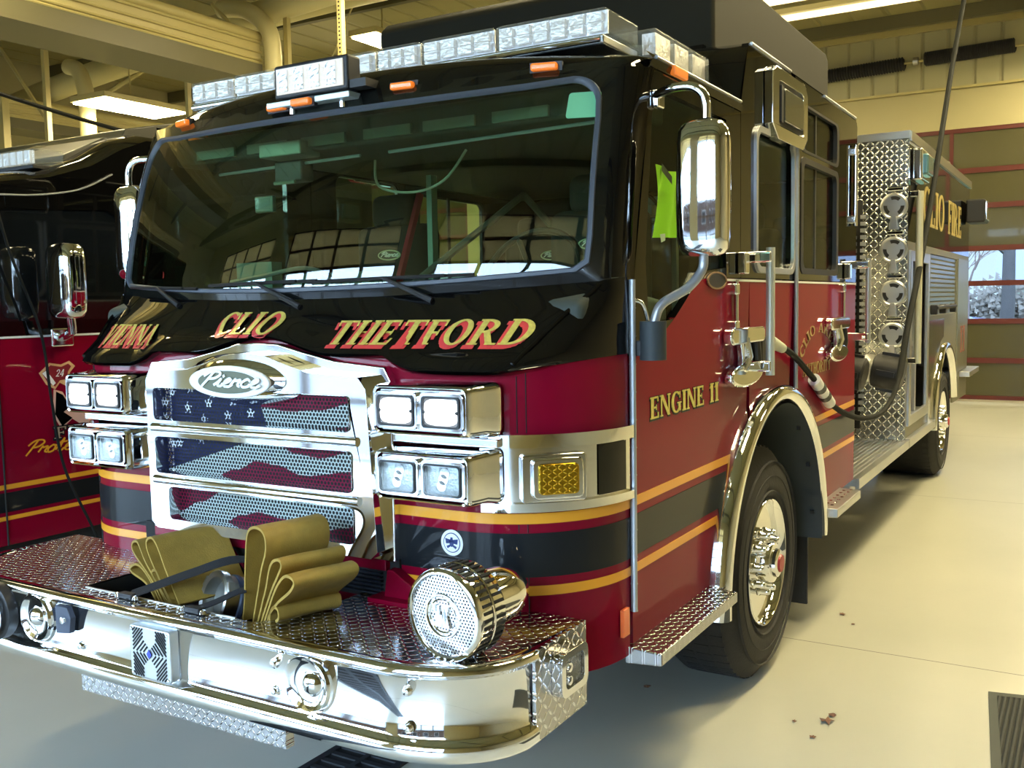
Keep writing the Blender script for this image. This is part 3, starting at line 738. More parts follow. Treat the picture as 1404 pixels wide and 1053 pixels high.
# windshield: frit ring, gasket, glass
def surf(x, z, off=0):
    dz = z-1.90; y = .12+.153*x*x+.12*dz+.194*dz*dz; nx, ny, nz = .306*x, -1, .12+.388*dz; l = sqrt(nx*nx+ny*ny+nz*nz)
    return (x+off*nx/l, y+off*ny/l, z+off*nz/l)
def contour(ins, r, n=8):
    pts = []
    def P(x, t): return (x, t)
    xb, xt = 1.19-ins, 1.165-ins
    def side(z): return xb+(xt-xb)*(z-1.93)/.72
    zb = lambda x: ws_bot(x)+ins; zt = lambda x: ws_top(x)-ins
    # bottom edge left->right
    for k in range(13): x = -xb+r*.5+(2*xb-r)*k/12; pts.append((x, zb(x)))
    x1 = xb; pts.append((x1-.1*r, zb(x1)+.25*r))
    for k in range(1, 9): z = zb(x1)+r*.6+(zt(xt)-r-zb(x1)-r*.6)*k/9; pts.append((side(z), z))
    for k in range(n+1):
        a = pi/2*k/n; pts.append((xt-r+r*cos(a), zt(xt)-r+r*sin(a)))
    for k in range(1, 13): x = xt-r-(2*xt-2*r)*k/13; pts.append((x, zt(x)))
    for k in range(n+1):
        a = pi/2+pi/2*k/n; pts.append((-xt+r+r*cos(a), zt(xt)-r+r*sin(a)))
    for k in range(1, 9): z = zt(xt)-r-(zt(xt)-r-zb(x1)-r*.6)*k/9; pts.append((-side(z), z))
    pts.append((-x1+.1*r, zb(x1)+.25*r))
    return pts
cO, cG, cI = contour(-.035, .02), contour(.028, .10), contour(.05, .09)
MB().grid([[surf(x, z, -.004) for x, z in cO], [surf(x, z, .006) for x, z in cG]], closed=True).build('windshield_surround', FRIT, FE, smooth=True)
mb = MB(); rr = []
for off, c in ((.002, contour(.024, .10)), (.014, contour(.028, .10)), (.014, contour(.040, .095)), (.002, contour(.046, .09))): rr.append([surf(x, z, off) for x, z in c])
mb.grid(rr, closed=True).build('windshield_gasket', GASKET, FE, smooth=True, auto=radians(60))
cx, cz = 0, 2.26; cc = contour(.03, .10)
rings = [[surf(cx+(x-cx)*k, cz+(z-cz)*k, .004) for x, z in cc] for k in (1, .93, .85, .7, .5, .3, .12, .01)]
WS = MB().grid(rings, closed=True).build('windshield', GLASS_W, FE, smooth=True)
# dark frit border inside gasket (wider at the top corners)
# sticker on the glass
MB().prism(rrect(1.03, 1.135, 2.475, 2.565, .01, 3), -.001, .001, lambda a, b, d: surf(a, b, .007+d)).build('inspection_sticker', STICK, FE, label='pale green sticker in the upper corner of the windshield')
# wipers
def wiper(px, a, b, arm_end):
    w = MB(); w.tube([surf(px, ws_bot(px)-.03, .03), surf(*arm_end, .035)], [.012, .006], 8)
    o = w.build('wiper_arm', DKPLAST, FE, smooth=True)
    m = MB(); m.tube([surf(a[0]+(b[0]-a[0])*t, a[1]+(b[1]-a[1])*t, .016) for t in (0, .25, .5, .75, 1)], .007, 6)
    m.tube([surf(a[0]+(b[0]-a[0])*t, a[1]+(b[1]-a[1])*t, .028) for t in (.15, .5, .85)], .006, 6)
    m.build('wiper_blade', DKPLAST, o, smooth=True)
def wiper_at(px, xa, xb, za, zb): wiper(px, (xa, za), (xb, zb), ((xa+xb)/2, (za+zb)/2))
wiper_at(-.60, -1.08, -.50, 1.955, 1.935)
wiper_at(.10, -.42, .16, 1.945, 1.95)
wiper_at(.64, .12, .78, 1.945, 1.955)

# ---- hood lettering
def hood_T(a, b, d): return (a, hood_y(a, b)-d, b)
for txt, x0, x1, z0, h, zr in (('VIENNA', -1.0, -.63, 1.716, .082, .02), ('CLIO', -.275, .075, 1.762, .080, .18), ('THETFORD', .305, 1.072, 1.728, .080, .18)):
    o = text_mesh('nose_lettering', txt, hood_T, x0, x1, z0, h, zr, GOLD, FE, .005, .007, label='gold lettering reading '+txt)
    text_mesh('letter_shadow', txt, hood_T, x0, x1, z0, h, zr, LRED, o, .001, .003, dx=-.012, dz=-.010, grow=.003, label='red drop shadow behind the letters')

# ---- bands that follow the nose
def band(name, z0, z1, off, mat, parent, u0=-1., u1=1., thick=0., label=None, lvl=0):
    uu = sorted({round(u0+(u1-u0)*k/60, 5) for k in range(61)} | {round(u, 5) for u in UA if u0 < u < u1})
    if thick: r = [[pt(u, z0, lvl, 0) for u in uu], [pt(u, z0, lvl, off) for u in uu], [pt(u, z1, lvl, off) for u in uu], [pt(u, z1, lvl, 0) for u in uu]]
    else: r = [[pt(u, z0, lvl, off) for u in uu], [pt(u, z1, lvl, off) for u in uu]]
    return MB().grid(r).build(name, mat, parent, smooth=True, auto=radians(40), label=label)
band('upper_stripe', 1.158, 1.192, .003, STRIPE_Y, FE, label='gold yellow stripe above the dark band')
band('dark_stripe_band', .985, 1.128, .0025, STRIPE_K, FE, label='charcoal band between the stripes')
band('lower_stripe', .925, .957, .003, STRIPE_Y, FE, label='gold yellow stripe under the dark band')
for s in (-1, 1):
    a, b = (.565*s/1, 1.0*s) if s > 0 else (-1.0, -.565)
    ua, ub = (ux(.93), .995) if s > 0 else (-.995, -ux(.93))
    o = band('chrome_corner_band', 1.205, 1.44, .012, CHROME_S, FE, ua, ub, thick=1)
    band('band_rail', 1.405, 1.447, .028, CHROME, o, ua, ub, thick=1); band('band_rail', 1.20, 1.228, .028, CHROME, o, ua, ub, thick=1)
    ur, us = (ux(1.212), .985) if s > 0 else (-.985, -ux(1.212))
    band('black_rear_inset', 1.235, 1.40, .016, BLACK, o, ur, us, label='black glossy inset at the rear of the chrome band')
    # amber signal on a wedge
    xa, xb = 1.07, 1.262
    th = radians(44)
    TT = lambda a, b, d, s=s: (s*(1.128+a*cos(th)+d*sin(th)), .118+a*sin(th)-d*cos(th), b)
    sb = MB().prism(rrect(-.115, .10, 1.232, 1.385, .014, 4), -.03, .032, TT).build('turn_signal', CHROME_S, FE, bevel=.006)
    MB().prism(rrect(-.085, .085, 1.243, 1.375, .02, 4), .032, .05, TT).build('signal_bezel', CHROME, sb, bevel=.008)
    MB().prism(rrect(-.066, .066, 1.260, 1.358, .014, 4), .048, .060, TT).build('amber_lens', AMBER_SIG, sb, bevel=.005, label='amber honeycomb lens')

# ---- grille
GF = sheet('grille_surround', [(-.60, 1.0), (.60, 1.0), (.605, 1.60), (.575, 1.655), (.36, 1.672), (.22, 1.70), (.1, 1.728), (0, 1.733), (-.1, 1.728), (-.22, 1.70), (-.36, 1.672), (-.575, 1.655), (-.605, 1.60)],
           [rrect(-.47, .47, 1.05, 1.55, .02, 3)], P_XZ(0), -.035, .005, CHROME, FE, bevel=.012)
op1 = rrect(-.485, .478, 1.44, 1.562, .018, 4); op2 = rrect(-.485, .482, 1.236, 1.376, .018, 4); op3 = rrect(-.42, .484, 1.062, 1.186, .018, 4)
outer = [(-.53, 1.045), (-.50, 1.02), (.55, 1.02), (.578, 1.045), (.548, 1.585), (.515, 1.625), (.30, 1.635), (.20, 1.66), (.1, 1.69), (0, 1.70), (-.1, 1.69), (-.20, 1.66), (-.30, 1.635), (-.51, 1.625), (-.53, 1.59)]
GR = sheet('grille_frame', outer, [op1, op2, op3], P_XZ(0), -.10, -.03, CHROME, FE, bevel=.014)
# bevelled chrome lining round each opening
for op, zc in ((op1, 1.5), (op2, 1.305), (op3, 1.124)):
    xm = sum(p[0] for p in op)/len(op)
    rr = []
    for k, y in ((1., -.105), (1.0, -.106), (.975, -.075), (.975, -.06)):
        rr.append([(xm+(x-xm)*(1+(k-1)*.6), y, zc+(z-zc)*(1-(1-k)*2.6)) for x, z in op])
    MB().grid(rr, closed=True).build('opening_lining', CHROME, GR, smooth=True)
for z in (1.41, 1.21): MB().tube([(-.50, -.098, z), (.51, -.098, z)], .017, 12).build('cross_bar', CHROME, GR, smooth=True)
# domed badge hood and badge
rr = []
for k in range(9):
    t = k/8; sc = 1-t*.62
    rr.append([(-.037+.30*sc*cos(2*pi*j/40), -.06-.075*sin(t*pi/2), 1.603+.095*sc*sin(2*pi*j/40)) for j in range(40)])
MB().grid(rr, closed=True).build('badge_dome', CHROME, GR, smooth=True)
MB().prism(ell(-.037, 1.598, .20, .058, 48), 0, .014, lambda a, b, d: (a, -.131-d, b)).build('badge_rim', WHITE, GR, bevel=.005, label='white oval badge rim')
bd = MB().prism(ell(-.037, 1.598, .145, .040, 48), 0, .004, lambda a, b, d: (a, -.146-d, b)).build('badge_plate', pbr('badge_olive_grey', (.11, .12, .07), .4), GR, label='grey green oval plate')
script_mesh('badge_lettering', 'Pierce', lambda a, b, d: (a, -.151-d, b), -.165, 1.583, .125, .052, .0095, WHITE, bd, 0, .003, label='white handwritten lettering reading Pierce')
# flag screens
def flag(x, z):
    wh, rd, bl = (.42, .50, .48), (.15, .003, .03), (.005, .010, .055)
    def cv(pts):
        if x <= pts[0][0]: return pts[0][1]
        for (a, b), (c, d) in zip(pts, pts[1:]):
            if x <= c: t = (x-a)/(c-a); t = t*t*(3-2*t); return b+(d-b)*t
        return pts[-1][1]
    if z > 1.41:
        blue = x < .015+(1.56-z)*.35
        if not blue:
            b1 = cv([(.06, 1.502), (.16, 1.492), (.3, 1.502), (.475, 1.535)]); b2 = cv([(.3, 1.43), (.40, 1.448), (.475, 1.460)])
            c = rd if z > b1 else (wh if z > b2 else rd)
    elif z > 1.21:
        blue = z > 1.262+(x+.41)*.30 and x < .02
        if not blue:
            b3 = cv([(.02, 1.40), (.09, 1.378), (.19, 1.345), (.30, 1.336), (.475, 1.372)]); b4 = cv([(-.25, 1.225), (-.1, 1.268), (0, 1.305), (.1, 1.298), (.22, 1.270), (.475, 1.300)])
            c = rd if z > b3 else (wh if z > b4 else rd)
            if x < -.43: c = wh
    else:
        blue = False
        b5 = cv([(-.42, 1.085), (-.3, 1.13), (-.17, 1.182), (0, 1.21)]); b6 = cv([(-.2, 1.055), (-.08, 1.10), (0, 1.118), (.12, 1.105), (.3, 1.08), (.40, 1.10), (.475, 1.118)])
        c = rd if z > b5 else (wh if z > b6 else rd)
    if blue:
        c = bl
        for sx, sz in ((-.472, 1.50), (-.432, 1.541), (-.331, 1.562), (-.349, 1.485), (-.234, 1.509), (-.108, 1.522), (-.137, 1.468), (-.263, 1.444), (-.284, 1.371), (-.403, 1.350), (-.435, 1.345), (-.02, 1.48), (-.47, 1.44)):
            dx, dz = x-sx, z-sz; r = sqrt(dx*dx+dz*dz)
            if r < .026:
                a = (atan2(dx, dz) % (2*pi/5)); a = min(a, 2*pi/5-a)
                rs = .010/(cos(radians(36))*1+0) if False else None
                R, r0 = .024, .0105; # star edge between tip (a=0,R) and notch (a=36deg,r0)
                x1, y1, x2, y2 = R, 0, r0*cos(pi/5), r0*sin(pi/5); px, py = r*cos(a), r*sin(a)
                if (x2-x1)*(py-y1)-(y2-y1)*(px-x1) > 0: c = (.6, .66, .72)
    return c
FLAGM = perforated('flag_print_perforated_screen', (0, 2), .0155, .37, 'paint', metal=.0, rough=.45)
for op in (op1, op2, op3):
    xs = [p[0] for p in op]; zs = [p[1] for p in op]; nx, nz = 240, int((max(zs)-min(zs))/.003)
    rows = [[(min(xs)+(max(xs)-min(xs))*i/nx, -.058, min(zs)+(max(zs)-min(zs))*j/nz) for i in range(nx+1)] for j in range(nz+1)]
    mb = MB().grid(rows); mb.build('flag_screen', FLAGM, GR, colors=[flag(v[0], v[2]) for v in mb.v], label='perforated screen printed with a waving stars and stripes flag')
bz('radiator_void', (-.47, .47, -.030, -.006, 1.05, 1.56), UNDER, FE)

# ---- headlight pods
def pod(s, z0, z1, lit, nm):
    xi, xo = .605, .972
    def X(a): return s*a
    R_ = rrect(xi, xo, z0, z1, .022, 5)
    mb = MB(); rr = []
    for (g, y) in ((.022, .004), (.021, -.02), (.010, -.045), (.006, -.115), (0, -.132), (-.006, -.138), (-.014, -.136)):
        xm, zm = (xi+xo)/2, (z0+z1)/2
        rr.append([(X(xm+(x-xm)*(1+g/(xo-xi)*2)+(.02*g/.036 if g > .01 else 0)), y, zm+(z-zm)*(1+g/(z1-z0)*.9)) for x, z in R_])
    p = mb.grid(rr, closed=True).build(nm, CHROME, FE, smooth=True, auto=radians(50))
    MB().prism([(X(a), b) for a, b in rrect(xi+.012, xo-.012, z0+.012, z1-.012, .016, 4)], 0, .006, lambda a, b, d: (a, -.118-d, b)).build('bezel_plate', CHROME_S, p)
    w = (xo-xi-.045)/2
    for k in (0, 1):
        a0 = xi+.018+k*(w+.012); a1 = a0+w
        fr = sheet('lamp_bezel', [(X(a), b) for a, b in rrect(a0, a1, z0+.018, z1-.018, .015, 4)], [[(X(a), b) for a, b in rrect(a0+.013, a1-.013, z0+.030, z1-.030, .012, 4)]], P_XZ(0), -.143, -.122, CHROME, p, bevel=.003)
        sheet('bezel_gasket', [(X(a), b) for a, b in rrect(a0+.010, a1-.010, z0+.027, z1-.027, .012, 4)], [[(X(a), b) for a, b in rrect(a0+.0165, a1-.0165, z0+.0335, z1-.0335, .010, 4)]], P_XZ(0), -.1475, -.140, DKPLAST, p)
        ax, bx = a0+.014, a1-.014; zz0, zz1 = z0+.031, z1-.031
        # bowed reflector block with facets
        rr = []
        for j in range(9):
            row = []
            for i in range(17):
                x = ax+(bx-ax)*i/16; z = zz0+(zz1-zz0)*j/8
                bow = .010*sin(pi*i/16)*sin(pi*j/8)
                row.append((X(x), -.130-bow, z))
            rr.append(row)
        MB().grid(rr).build('lamp_reflector', REFL3 if lit else REFL2, p, smooth=True)
        if lit:
            cxx, czz, wx, wz = (ax+bx)/2, (zz0+zz1)/2, (bx-ax)*.46, (zz1-zz0)*.44
            so_ = [(X(cxx+wx*(abs(cos(t))**.45)*(1 if cos(t) > 0 else -1)), czz+wz*(abs(sin(t))**.55)*(1 if sin(t) > 0 else -1)) for t in [2*pi*k/32 for k in range(32)]]
            MB().prism(so_, .139, .146, lambda a, b, d: (a, -d, b)).build('lit_lamp', LED, p, bevel=.002, label='lit white lamp')
            for k2 in (-1, 1): MB().lathe([(.001, .004), (.005, .003), (.006, 0)], Matrix.Translation((X(cxx+k2*wx*1.0), -.1465, czz)) @ Matrix.Rotation(pi/2, 4, 'X'), 8).build('lamp_screw', DKPLAST, p)
        if not lit:
            for zz in (.30, .52, .74):
                MB().lathe([(.001, 0), (.014, -.004), (.017, -.012), (.017, .0)], Matrix.Translation((X((ax+bx)/2+.03*(zz-.5)), -.140, zz0+(zz1-zz0)*zz)) @ Matrix.Rotation(pi/2, 4, 'X'), 14).build('lamp_optic', CHROME, p, smooth=True)
            MB().prism([(X(a), b) for a, b in rrect(ax, bx, zz0, zz1, .01, 3)], 0, .003, lambda a, b, d: (a, -.152-d, b)).build('lamp_cover', LENS, p)
for s in (-1, 1):
    pod(s, 1.452, 1.605, True, 'headlight_pod'); pod(s, 1.240, 1.395, False, 'lower_lamp_pod')
    MB().prism([(s*a, b) for a, b in ((.565, 1.408), (1.01, 1.408), (1.01, 1.438), (.565, 1.438))], 0, .03, lambda a, b, d: (a, -d, b)).build('pod_divider', CHROME_S, FE, bevel=.006)
    if s < 0: bz('side_marker_reflector', (-1.04, -1.0, -.07, .03, 1.27, 1.38), AMBER, FE, bevel=.006)

for s in (-1, 1):
    for xx, z1 in ((1.035, 1.63), (1.06, 1.64)):
        u = s*ux(xx)
        for za, zb in ((1.45, z1), (.66, .92), (.96, .985), (1.13, 1.156)): MB().tube([pt(u, za, 0, .0005), pt(u, zb, 0, .0005)], .0018, 5).build('panel_seam', UNDER, FE)
# seal decal
T = lambda a, b, d: (a, -.004-d, b)
sd = MB().prism(ell(.812, 1.085, .043, .043, 40), 0, .001, T).build('round_seal', WHITE, FE, label='small round white seal with a blue eagle emblem')
MB().prism(ell(.812, 1.085, .033, .033, 40), .0012, .0018, T).build('seal_ring', NAVY, sd)
MB().prism(ell(.812, 1.085, .030, .030, 40), .002, .0025, T).build('seal_field', WHITE, sd)
mb = MB()
for q in ([(-.004, .018), (.004, .018), (.006, .004), (-.006, .004)], [(-.025, .014), (-.004, .010), (-.005, -.002), (-.022, -.004)], [(.025, .014), (.004, .010), (.005, -.002), (.022, -.004)], [(-.009, .006), (.009, .006), (.007, -.010), (0, -.014), (-.007, -.010)], [(-.020, -.012), (-.006, -.006), (-.004, -.012), (-.016, -.02)], [(.020, -.012), (.006, -.006), (.004, -.012), (.016, -.02)]):
    mb.prism([(.812+a, 1.085+b) for a, b in q], .0027, .0033, T)
mb.build('seal_eagle', NAVY, sd)
# under-grille recess, louvre panel, red cross member
bz('radiator_skirt', (-.68, .60, -.012, .02, .86, 1.01), UNDER, FE)
bz('cross_member', (-.60, .56, -.035, .0, .965, 1.005), RED, FE, bevel=.004)
mb = MB()
for k in range(6): mb.box(.12, .53, -.03, -.01, .878+k*.014, .883+k*.014)
mb.build('lower_louvres', pbr('louvre_dark_blue_black', (.03, .04, .06), .3, .5), FE)
MB().prism([(.56, .875), (.68, .875), (.68, .93), (.60, .975), (.575, .975)], -.05, -.005, P_XZ(0)).build('cab_mount_bracket', RED, FE, bevel=.004)
bz('bracket_foot', (.52, .70, -.09, -.01, .869, .885), RED, FE, bevel=.003)
MB().tube([(-.22, -.03, .99), (-.05, -.05, .87)], .008, 6).build('support_strut', RED, FE)

# ---- bumper
def bpath(off=0., z=0., n=40):
    out = []
    half = [(x, -.530+.012*(x/.9)**2) for x in [.9*k/10 for k in range(10)]]
    for k in range(15):
        t = pi/2*k/14; half.append((.9+.35*sin(t), -.240-.278*cos(t)))
    pts = [(-x, y) for x, y in reversed(half[1:])]+half
    for i, (x, y) in enumerate(pts):
        a = pts[max(i-1, 0)]; b = pts[min(i+1, len(pts)-1)]; tx, ty = b[0]-a[0], b[1]-a[1]; l = sqrt(tx*tx+ty*ty)
        out.append((x+off*ty/l, y-off*tx/l, z))
    return out
prof = [(-.045, .870), (-.02, .876), (.004, .876), (.014, .868), (.016, .856), (.008, .846), (-.004, .842), (-.010, .832), (-.010, .672), (-.004, .662), (.008, .656), (.014, .640), (.014, .618), (.004, .603), (-.02, .600), (-.045, .602)]
BP = MB().grid([bpath(o, z) for o, z in prof]).build('front_bumper', CHROME, FE, smooth=True, auto=radians(45))
# deck plate with hose well
dk = [(x, y) for x, y, z in bpath(-.035)]+[(1.25, .075), (-1.25, .075)]
well = [(-.50, -.43), (.34, -.43), (.44, -.30), (.44, .0), (-.50, .0)]
sheet('bumper_deck', dk, [well], lambda a, b, d: (a, b, .866+d), 0, .006, DP_XY, FE)
WELLM = pbr('black_well_liner', (.02, .02, .018), .5)
mb = MB().box(-.51, .45, -.44, .01, .752, .757)
for i in range(5):
    a, b = well[i], well[(i+1) % 5]; mb.add([(a[0], a[1], .755), (b[0], b[1], .755), (b[0], b[1], .867), (a[0], a[1], .867)], [(0, 1, 2, 3)])
mb.build('hose_well', WELLM, FE)
mb = MB(); mb.prism([(-.49, .868), (.26, .868), (.26, .874), (-.49, .874)], -.432, -.424, P_XZ(0)); mb.build('well_edge_trim', BRASSY, FE)
for s in (-1, 1):
    sheet('bumper_side_plate', [(-.245, .605), (.075, .605), (.075, .872), (-.245, .872)], [], lambda a, b, d: (s*(1.245+d), a, b), 0, .010, DP_YZ, FE)
    lm = sheet('bumper_side_lamp', rrect(-.150, .02, .700, .835, .03, 6), [rrect(-.125, -.005, .722, .812, .02, 6)], lambda a, b, d: (s*(1.255+d), a, b), 0, .035, CHROME, FE, bevel=.008)
    MB().prism(rrect(-.126, -.004, .721, .813, .02, 6), 0, .026, lambda a, b, d: (s*(1.255+d), a, b)).build('lamp_lens', CLEARBAR, lm, bevel=.006)
    for k in (-.02, .02): MB().lathe([(.001, .012), (.014, .01), (.016, 0), (.001, 0)], Matrix.Translation((s*1.282, -.10, .766+k)) @ Matrix.Rotation(s*pi/2, 4, 'Y'), 14).build('lamp_optic', CHROME, lm, smooth=True)
# valance below the bumper
bz('bumper_valance', (-.44, .53, -.50, -.465, .528, .60), DP_LIP, FE)
bz('valance_back', (-.44, .53, -.455, -.30, .56, .60), ALU, FE)
# tow eyes (round openings with domed chrome cups)
for s in (-1, 1):
    m = Matrix.Translation((s*.648, -.516, .763)) @ Matrix.Rotation(pi/2, 4, 'X')
    c = MB().lathe([(.088, -.004), (.090, .010), (.084, .018), (.078, .016), (.070, .006), (.055, .001), (.035, .0), (.001, .0)], m, 36).build('tow_eye_cup', CHROME, FE, smooth=True)
    MB().lathe([(.001, .024), (.016, .021), (.030, .012), (.038, .002), (.040, -.002)], m @ Matrix.Translation((.01*s, .0, 0)), 20).build('cup_boss', CHROME, c, smooth=True)
m = Matrix.Translation((-.835, -.53, .77)) @ Matrix.Rotation(pi/2, 4, 'X')
h_ = MB().lathe([(.001, .02), (.05, .03), (.085, .05), (.094, .07), (.088, .074), (.084, .06)], m, 36).build('air_horn_bell', CHROME, FE, smooth=True)
MB().lathe([(.095, .0), (.104, .01), (.104, .045), (.096, .05)], m, 36).build('rubber_ring', DKPLAST, h_, smooth=True)
bk = MB().prism([(-.505, .735), (-.43, .745), (-.42, .80), (-.44, .835), (-.505, .835)], -.545, -.523, P_XZ(0)).build('plug_bracket', pbr('dark_blue_bracket', (.06, .07, .10), .5), FE, bevel=.003)
MB().lathe([(.001, .012), (.012, .01), (.014, 0), (.001, 0)], Matrix.Translation((-.455, -.546, .79)) @ Matrix.Rotation(pi/2, 4, 'X'), 14).build('bracket_bolt', CHROME, bk, smooth=True)
for x, z in ((.515, .80), (.515, .715), (1.0, .805), (1.0, .70), (-.40, .70)):
    y = -.52 if x < .9 else -.508
    MB().lathe([(.001, .013), (.010, .011), (.015, .004), (.016, -.004)], Matrix.Translation((x, y, z)) @ Matrix.Rotation(pi/2, 4, 'X'), 14).build('bumper_bolt', CHROME, FE, smooth=True)
# siren speaker
spk = MB().prism(rrect(-.095, .100, .665, .838, .012, 4), 0, .038, lambda a, b, d: (a, -.52-d, b)).build('siren_speaker', pbr('cast_aluminium_grey', (.62, .65, .66), .3, .85), FE, bevel=.006)
mb = MB()
cxm, czm = .0025, .7515
for sx in (-1, 1):
    for sz in (-1, 1):
        for k in range(6):
            # slanted slots in each quadrant forming a diamond pattern
            a0 = .010+k*.0125; z0 = .008; L_ = .062
            x0_, z0_ = cxm+sx*(.078-k*.0), czm+sz*0
            p = Vector((cxm+sx*(.014+.012*k), czm+sz*(.004 if k else .012))); q = Vector((cxm+sx*(.014+.012*k-.052), czm+sz*.068))
            p = Vector((cxm+sx*(.078), czm+sz*(.006+.0125*k))); d = Vector((-sx*.7, sz*.72)).normalized(); ln = min(.066, (.078-(.006+.0125*k))/.72 if k > 1 else .066)
            q = p+d*ln
            for r_ in ribbon([p, q], .0055): mb.prism(r_, 0, .0015, lambda a, b, d_: (a, -.5582-d_, b))
        for k in range(1, 4):
            p = Vector((cxm+sx*(.078-.0165*k), czm+sz*.004)); d = Vector((-sx*.7, sz*.72)).normalized(); q = p+d*(.06-.012*k)
            for r_ in ribbon([p, q], .0055): mb.prism(r_, 0, .0015, lambda a, b, d_: (a, -.5582-d_, b))
mb.build('speaker_slots', UNDER, spk)
MB().prism([(cxm, czm+.016), (cxm+.012, czm), (cxm, czm-.016), (cxm-.012, czm)], 0, .002, lambda a, b, d: (a, -.5600-d, b)).build('speaker_emblem', pbr('blue_emblem', (.05, .07, .4), .4), spk)
for a, b in ((-.082, .825), (.087, .825), (-.082, .678), (.087, .678)): MB().lathe([(.001, .004), (.005, .003), (.006, 0), (.001, 0)], Matrix.Translation((a, -.558, b)) @ Matrix.Rotation(pi/2, 4, 'X'), 10).build('speaker_screw', CHROME, spk, smooth=True)

# ---- mechanical siren on the deck
sc = Vector((1.062, -.40, .998)); SD = Matrix.Translation(sc) @ Matrix.Rotation(radians(-6), 4, 'Z') @ Matrix.Rotation(pi/2, 4, 'X')
SI = MB().lathe([(.128, -.105), (.132, -.10), (.132, .0), (.134, .010), (.129, .020), (.118, .022), (.112, .014), (.112, .0), (.001, .0)], SD, 48).build('mechanical_siren', CHROME, FE, smooth=True, auto=radians(60))
PF = perforated('perforated_siren_screen', (0, 2), .0105, .27, None, (.8, .81, .83), .9, .2)
MB().lathe([(.113, .012), (.07, .016), (.001, .017)], SD, 48).build('siren_screen', PF, SI, smooth=True)
MB().lathe([(.110, .004), (.001, .004)], SD, 24).build('siren_throat', UNDER, SI)
MB().lathe([(.054, .016), (.058, .021), (.062, .021), (.064, .016)], SD, 40, True).build('siren_ring', CHROME, SI, smooth=True)
MB().lathe([(.044, .016), (.048, .019), (.050, .016)], SD, 40, True).build('siren_inner_ring', CHROME, SI, smooth=True)
mb = MB()
for q in rc(-.022, -.006, -.03, .03)+rc(-.03, -.014, .012, .03)+[[(0, -.03), (.014, -.03), (.026, .03), (.012, .03)], [(0, .03), (.012, .03), (.03, -.03), (.018, -.03)], [(-.006, -.03), (.004, -.03), (.004, .005), (-.006, .005)]]:
    mb.prism(q, .016, .024, lambda a, b, d: SD @ Vector((a, b, d)))
mb.build('siren_emblem', CHROME_S, SI)
mb = MB()
for k in range(40):
    a = 2*pi*k/40
    for h0, h1 in ((-.098, -.056), (-.045, -.006)):
        M_ = SD @ Matrix.Rotation(a, 4, 'Z'); mb.box(.128, .1335, -.0045, .0045, h0, h1, M_)
mb.build('siren_slots', UNDER, SI)
MB().lathe([(.134, -.054), (.136, -.051), (.134, -.048)], SD, 48, True).build('siren_belt', CHROME, SI, smooth=True)
MB().lathe([(.128, -.104), (.12, -.112), (.09, -.116), (.088, -.15), (.086, -.22), (.078, -.27), (.060, -.31), (.034, -.335), (.001, -.345)], SD, 40).build('siren_motor_cover', CHROME, SI, smooth=True, auto=radians(50))
bz('siren_pedestal', (1.0, 1.10, -.38, -.26, .868, .90), CHROME_S, SI, bevel=.01)
MB().tube([(1.05, -.32, .90), (1.05, -.32, .93)], .035, 16).build('pedestal_neck', CHROME, SI, smooth=True)
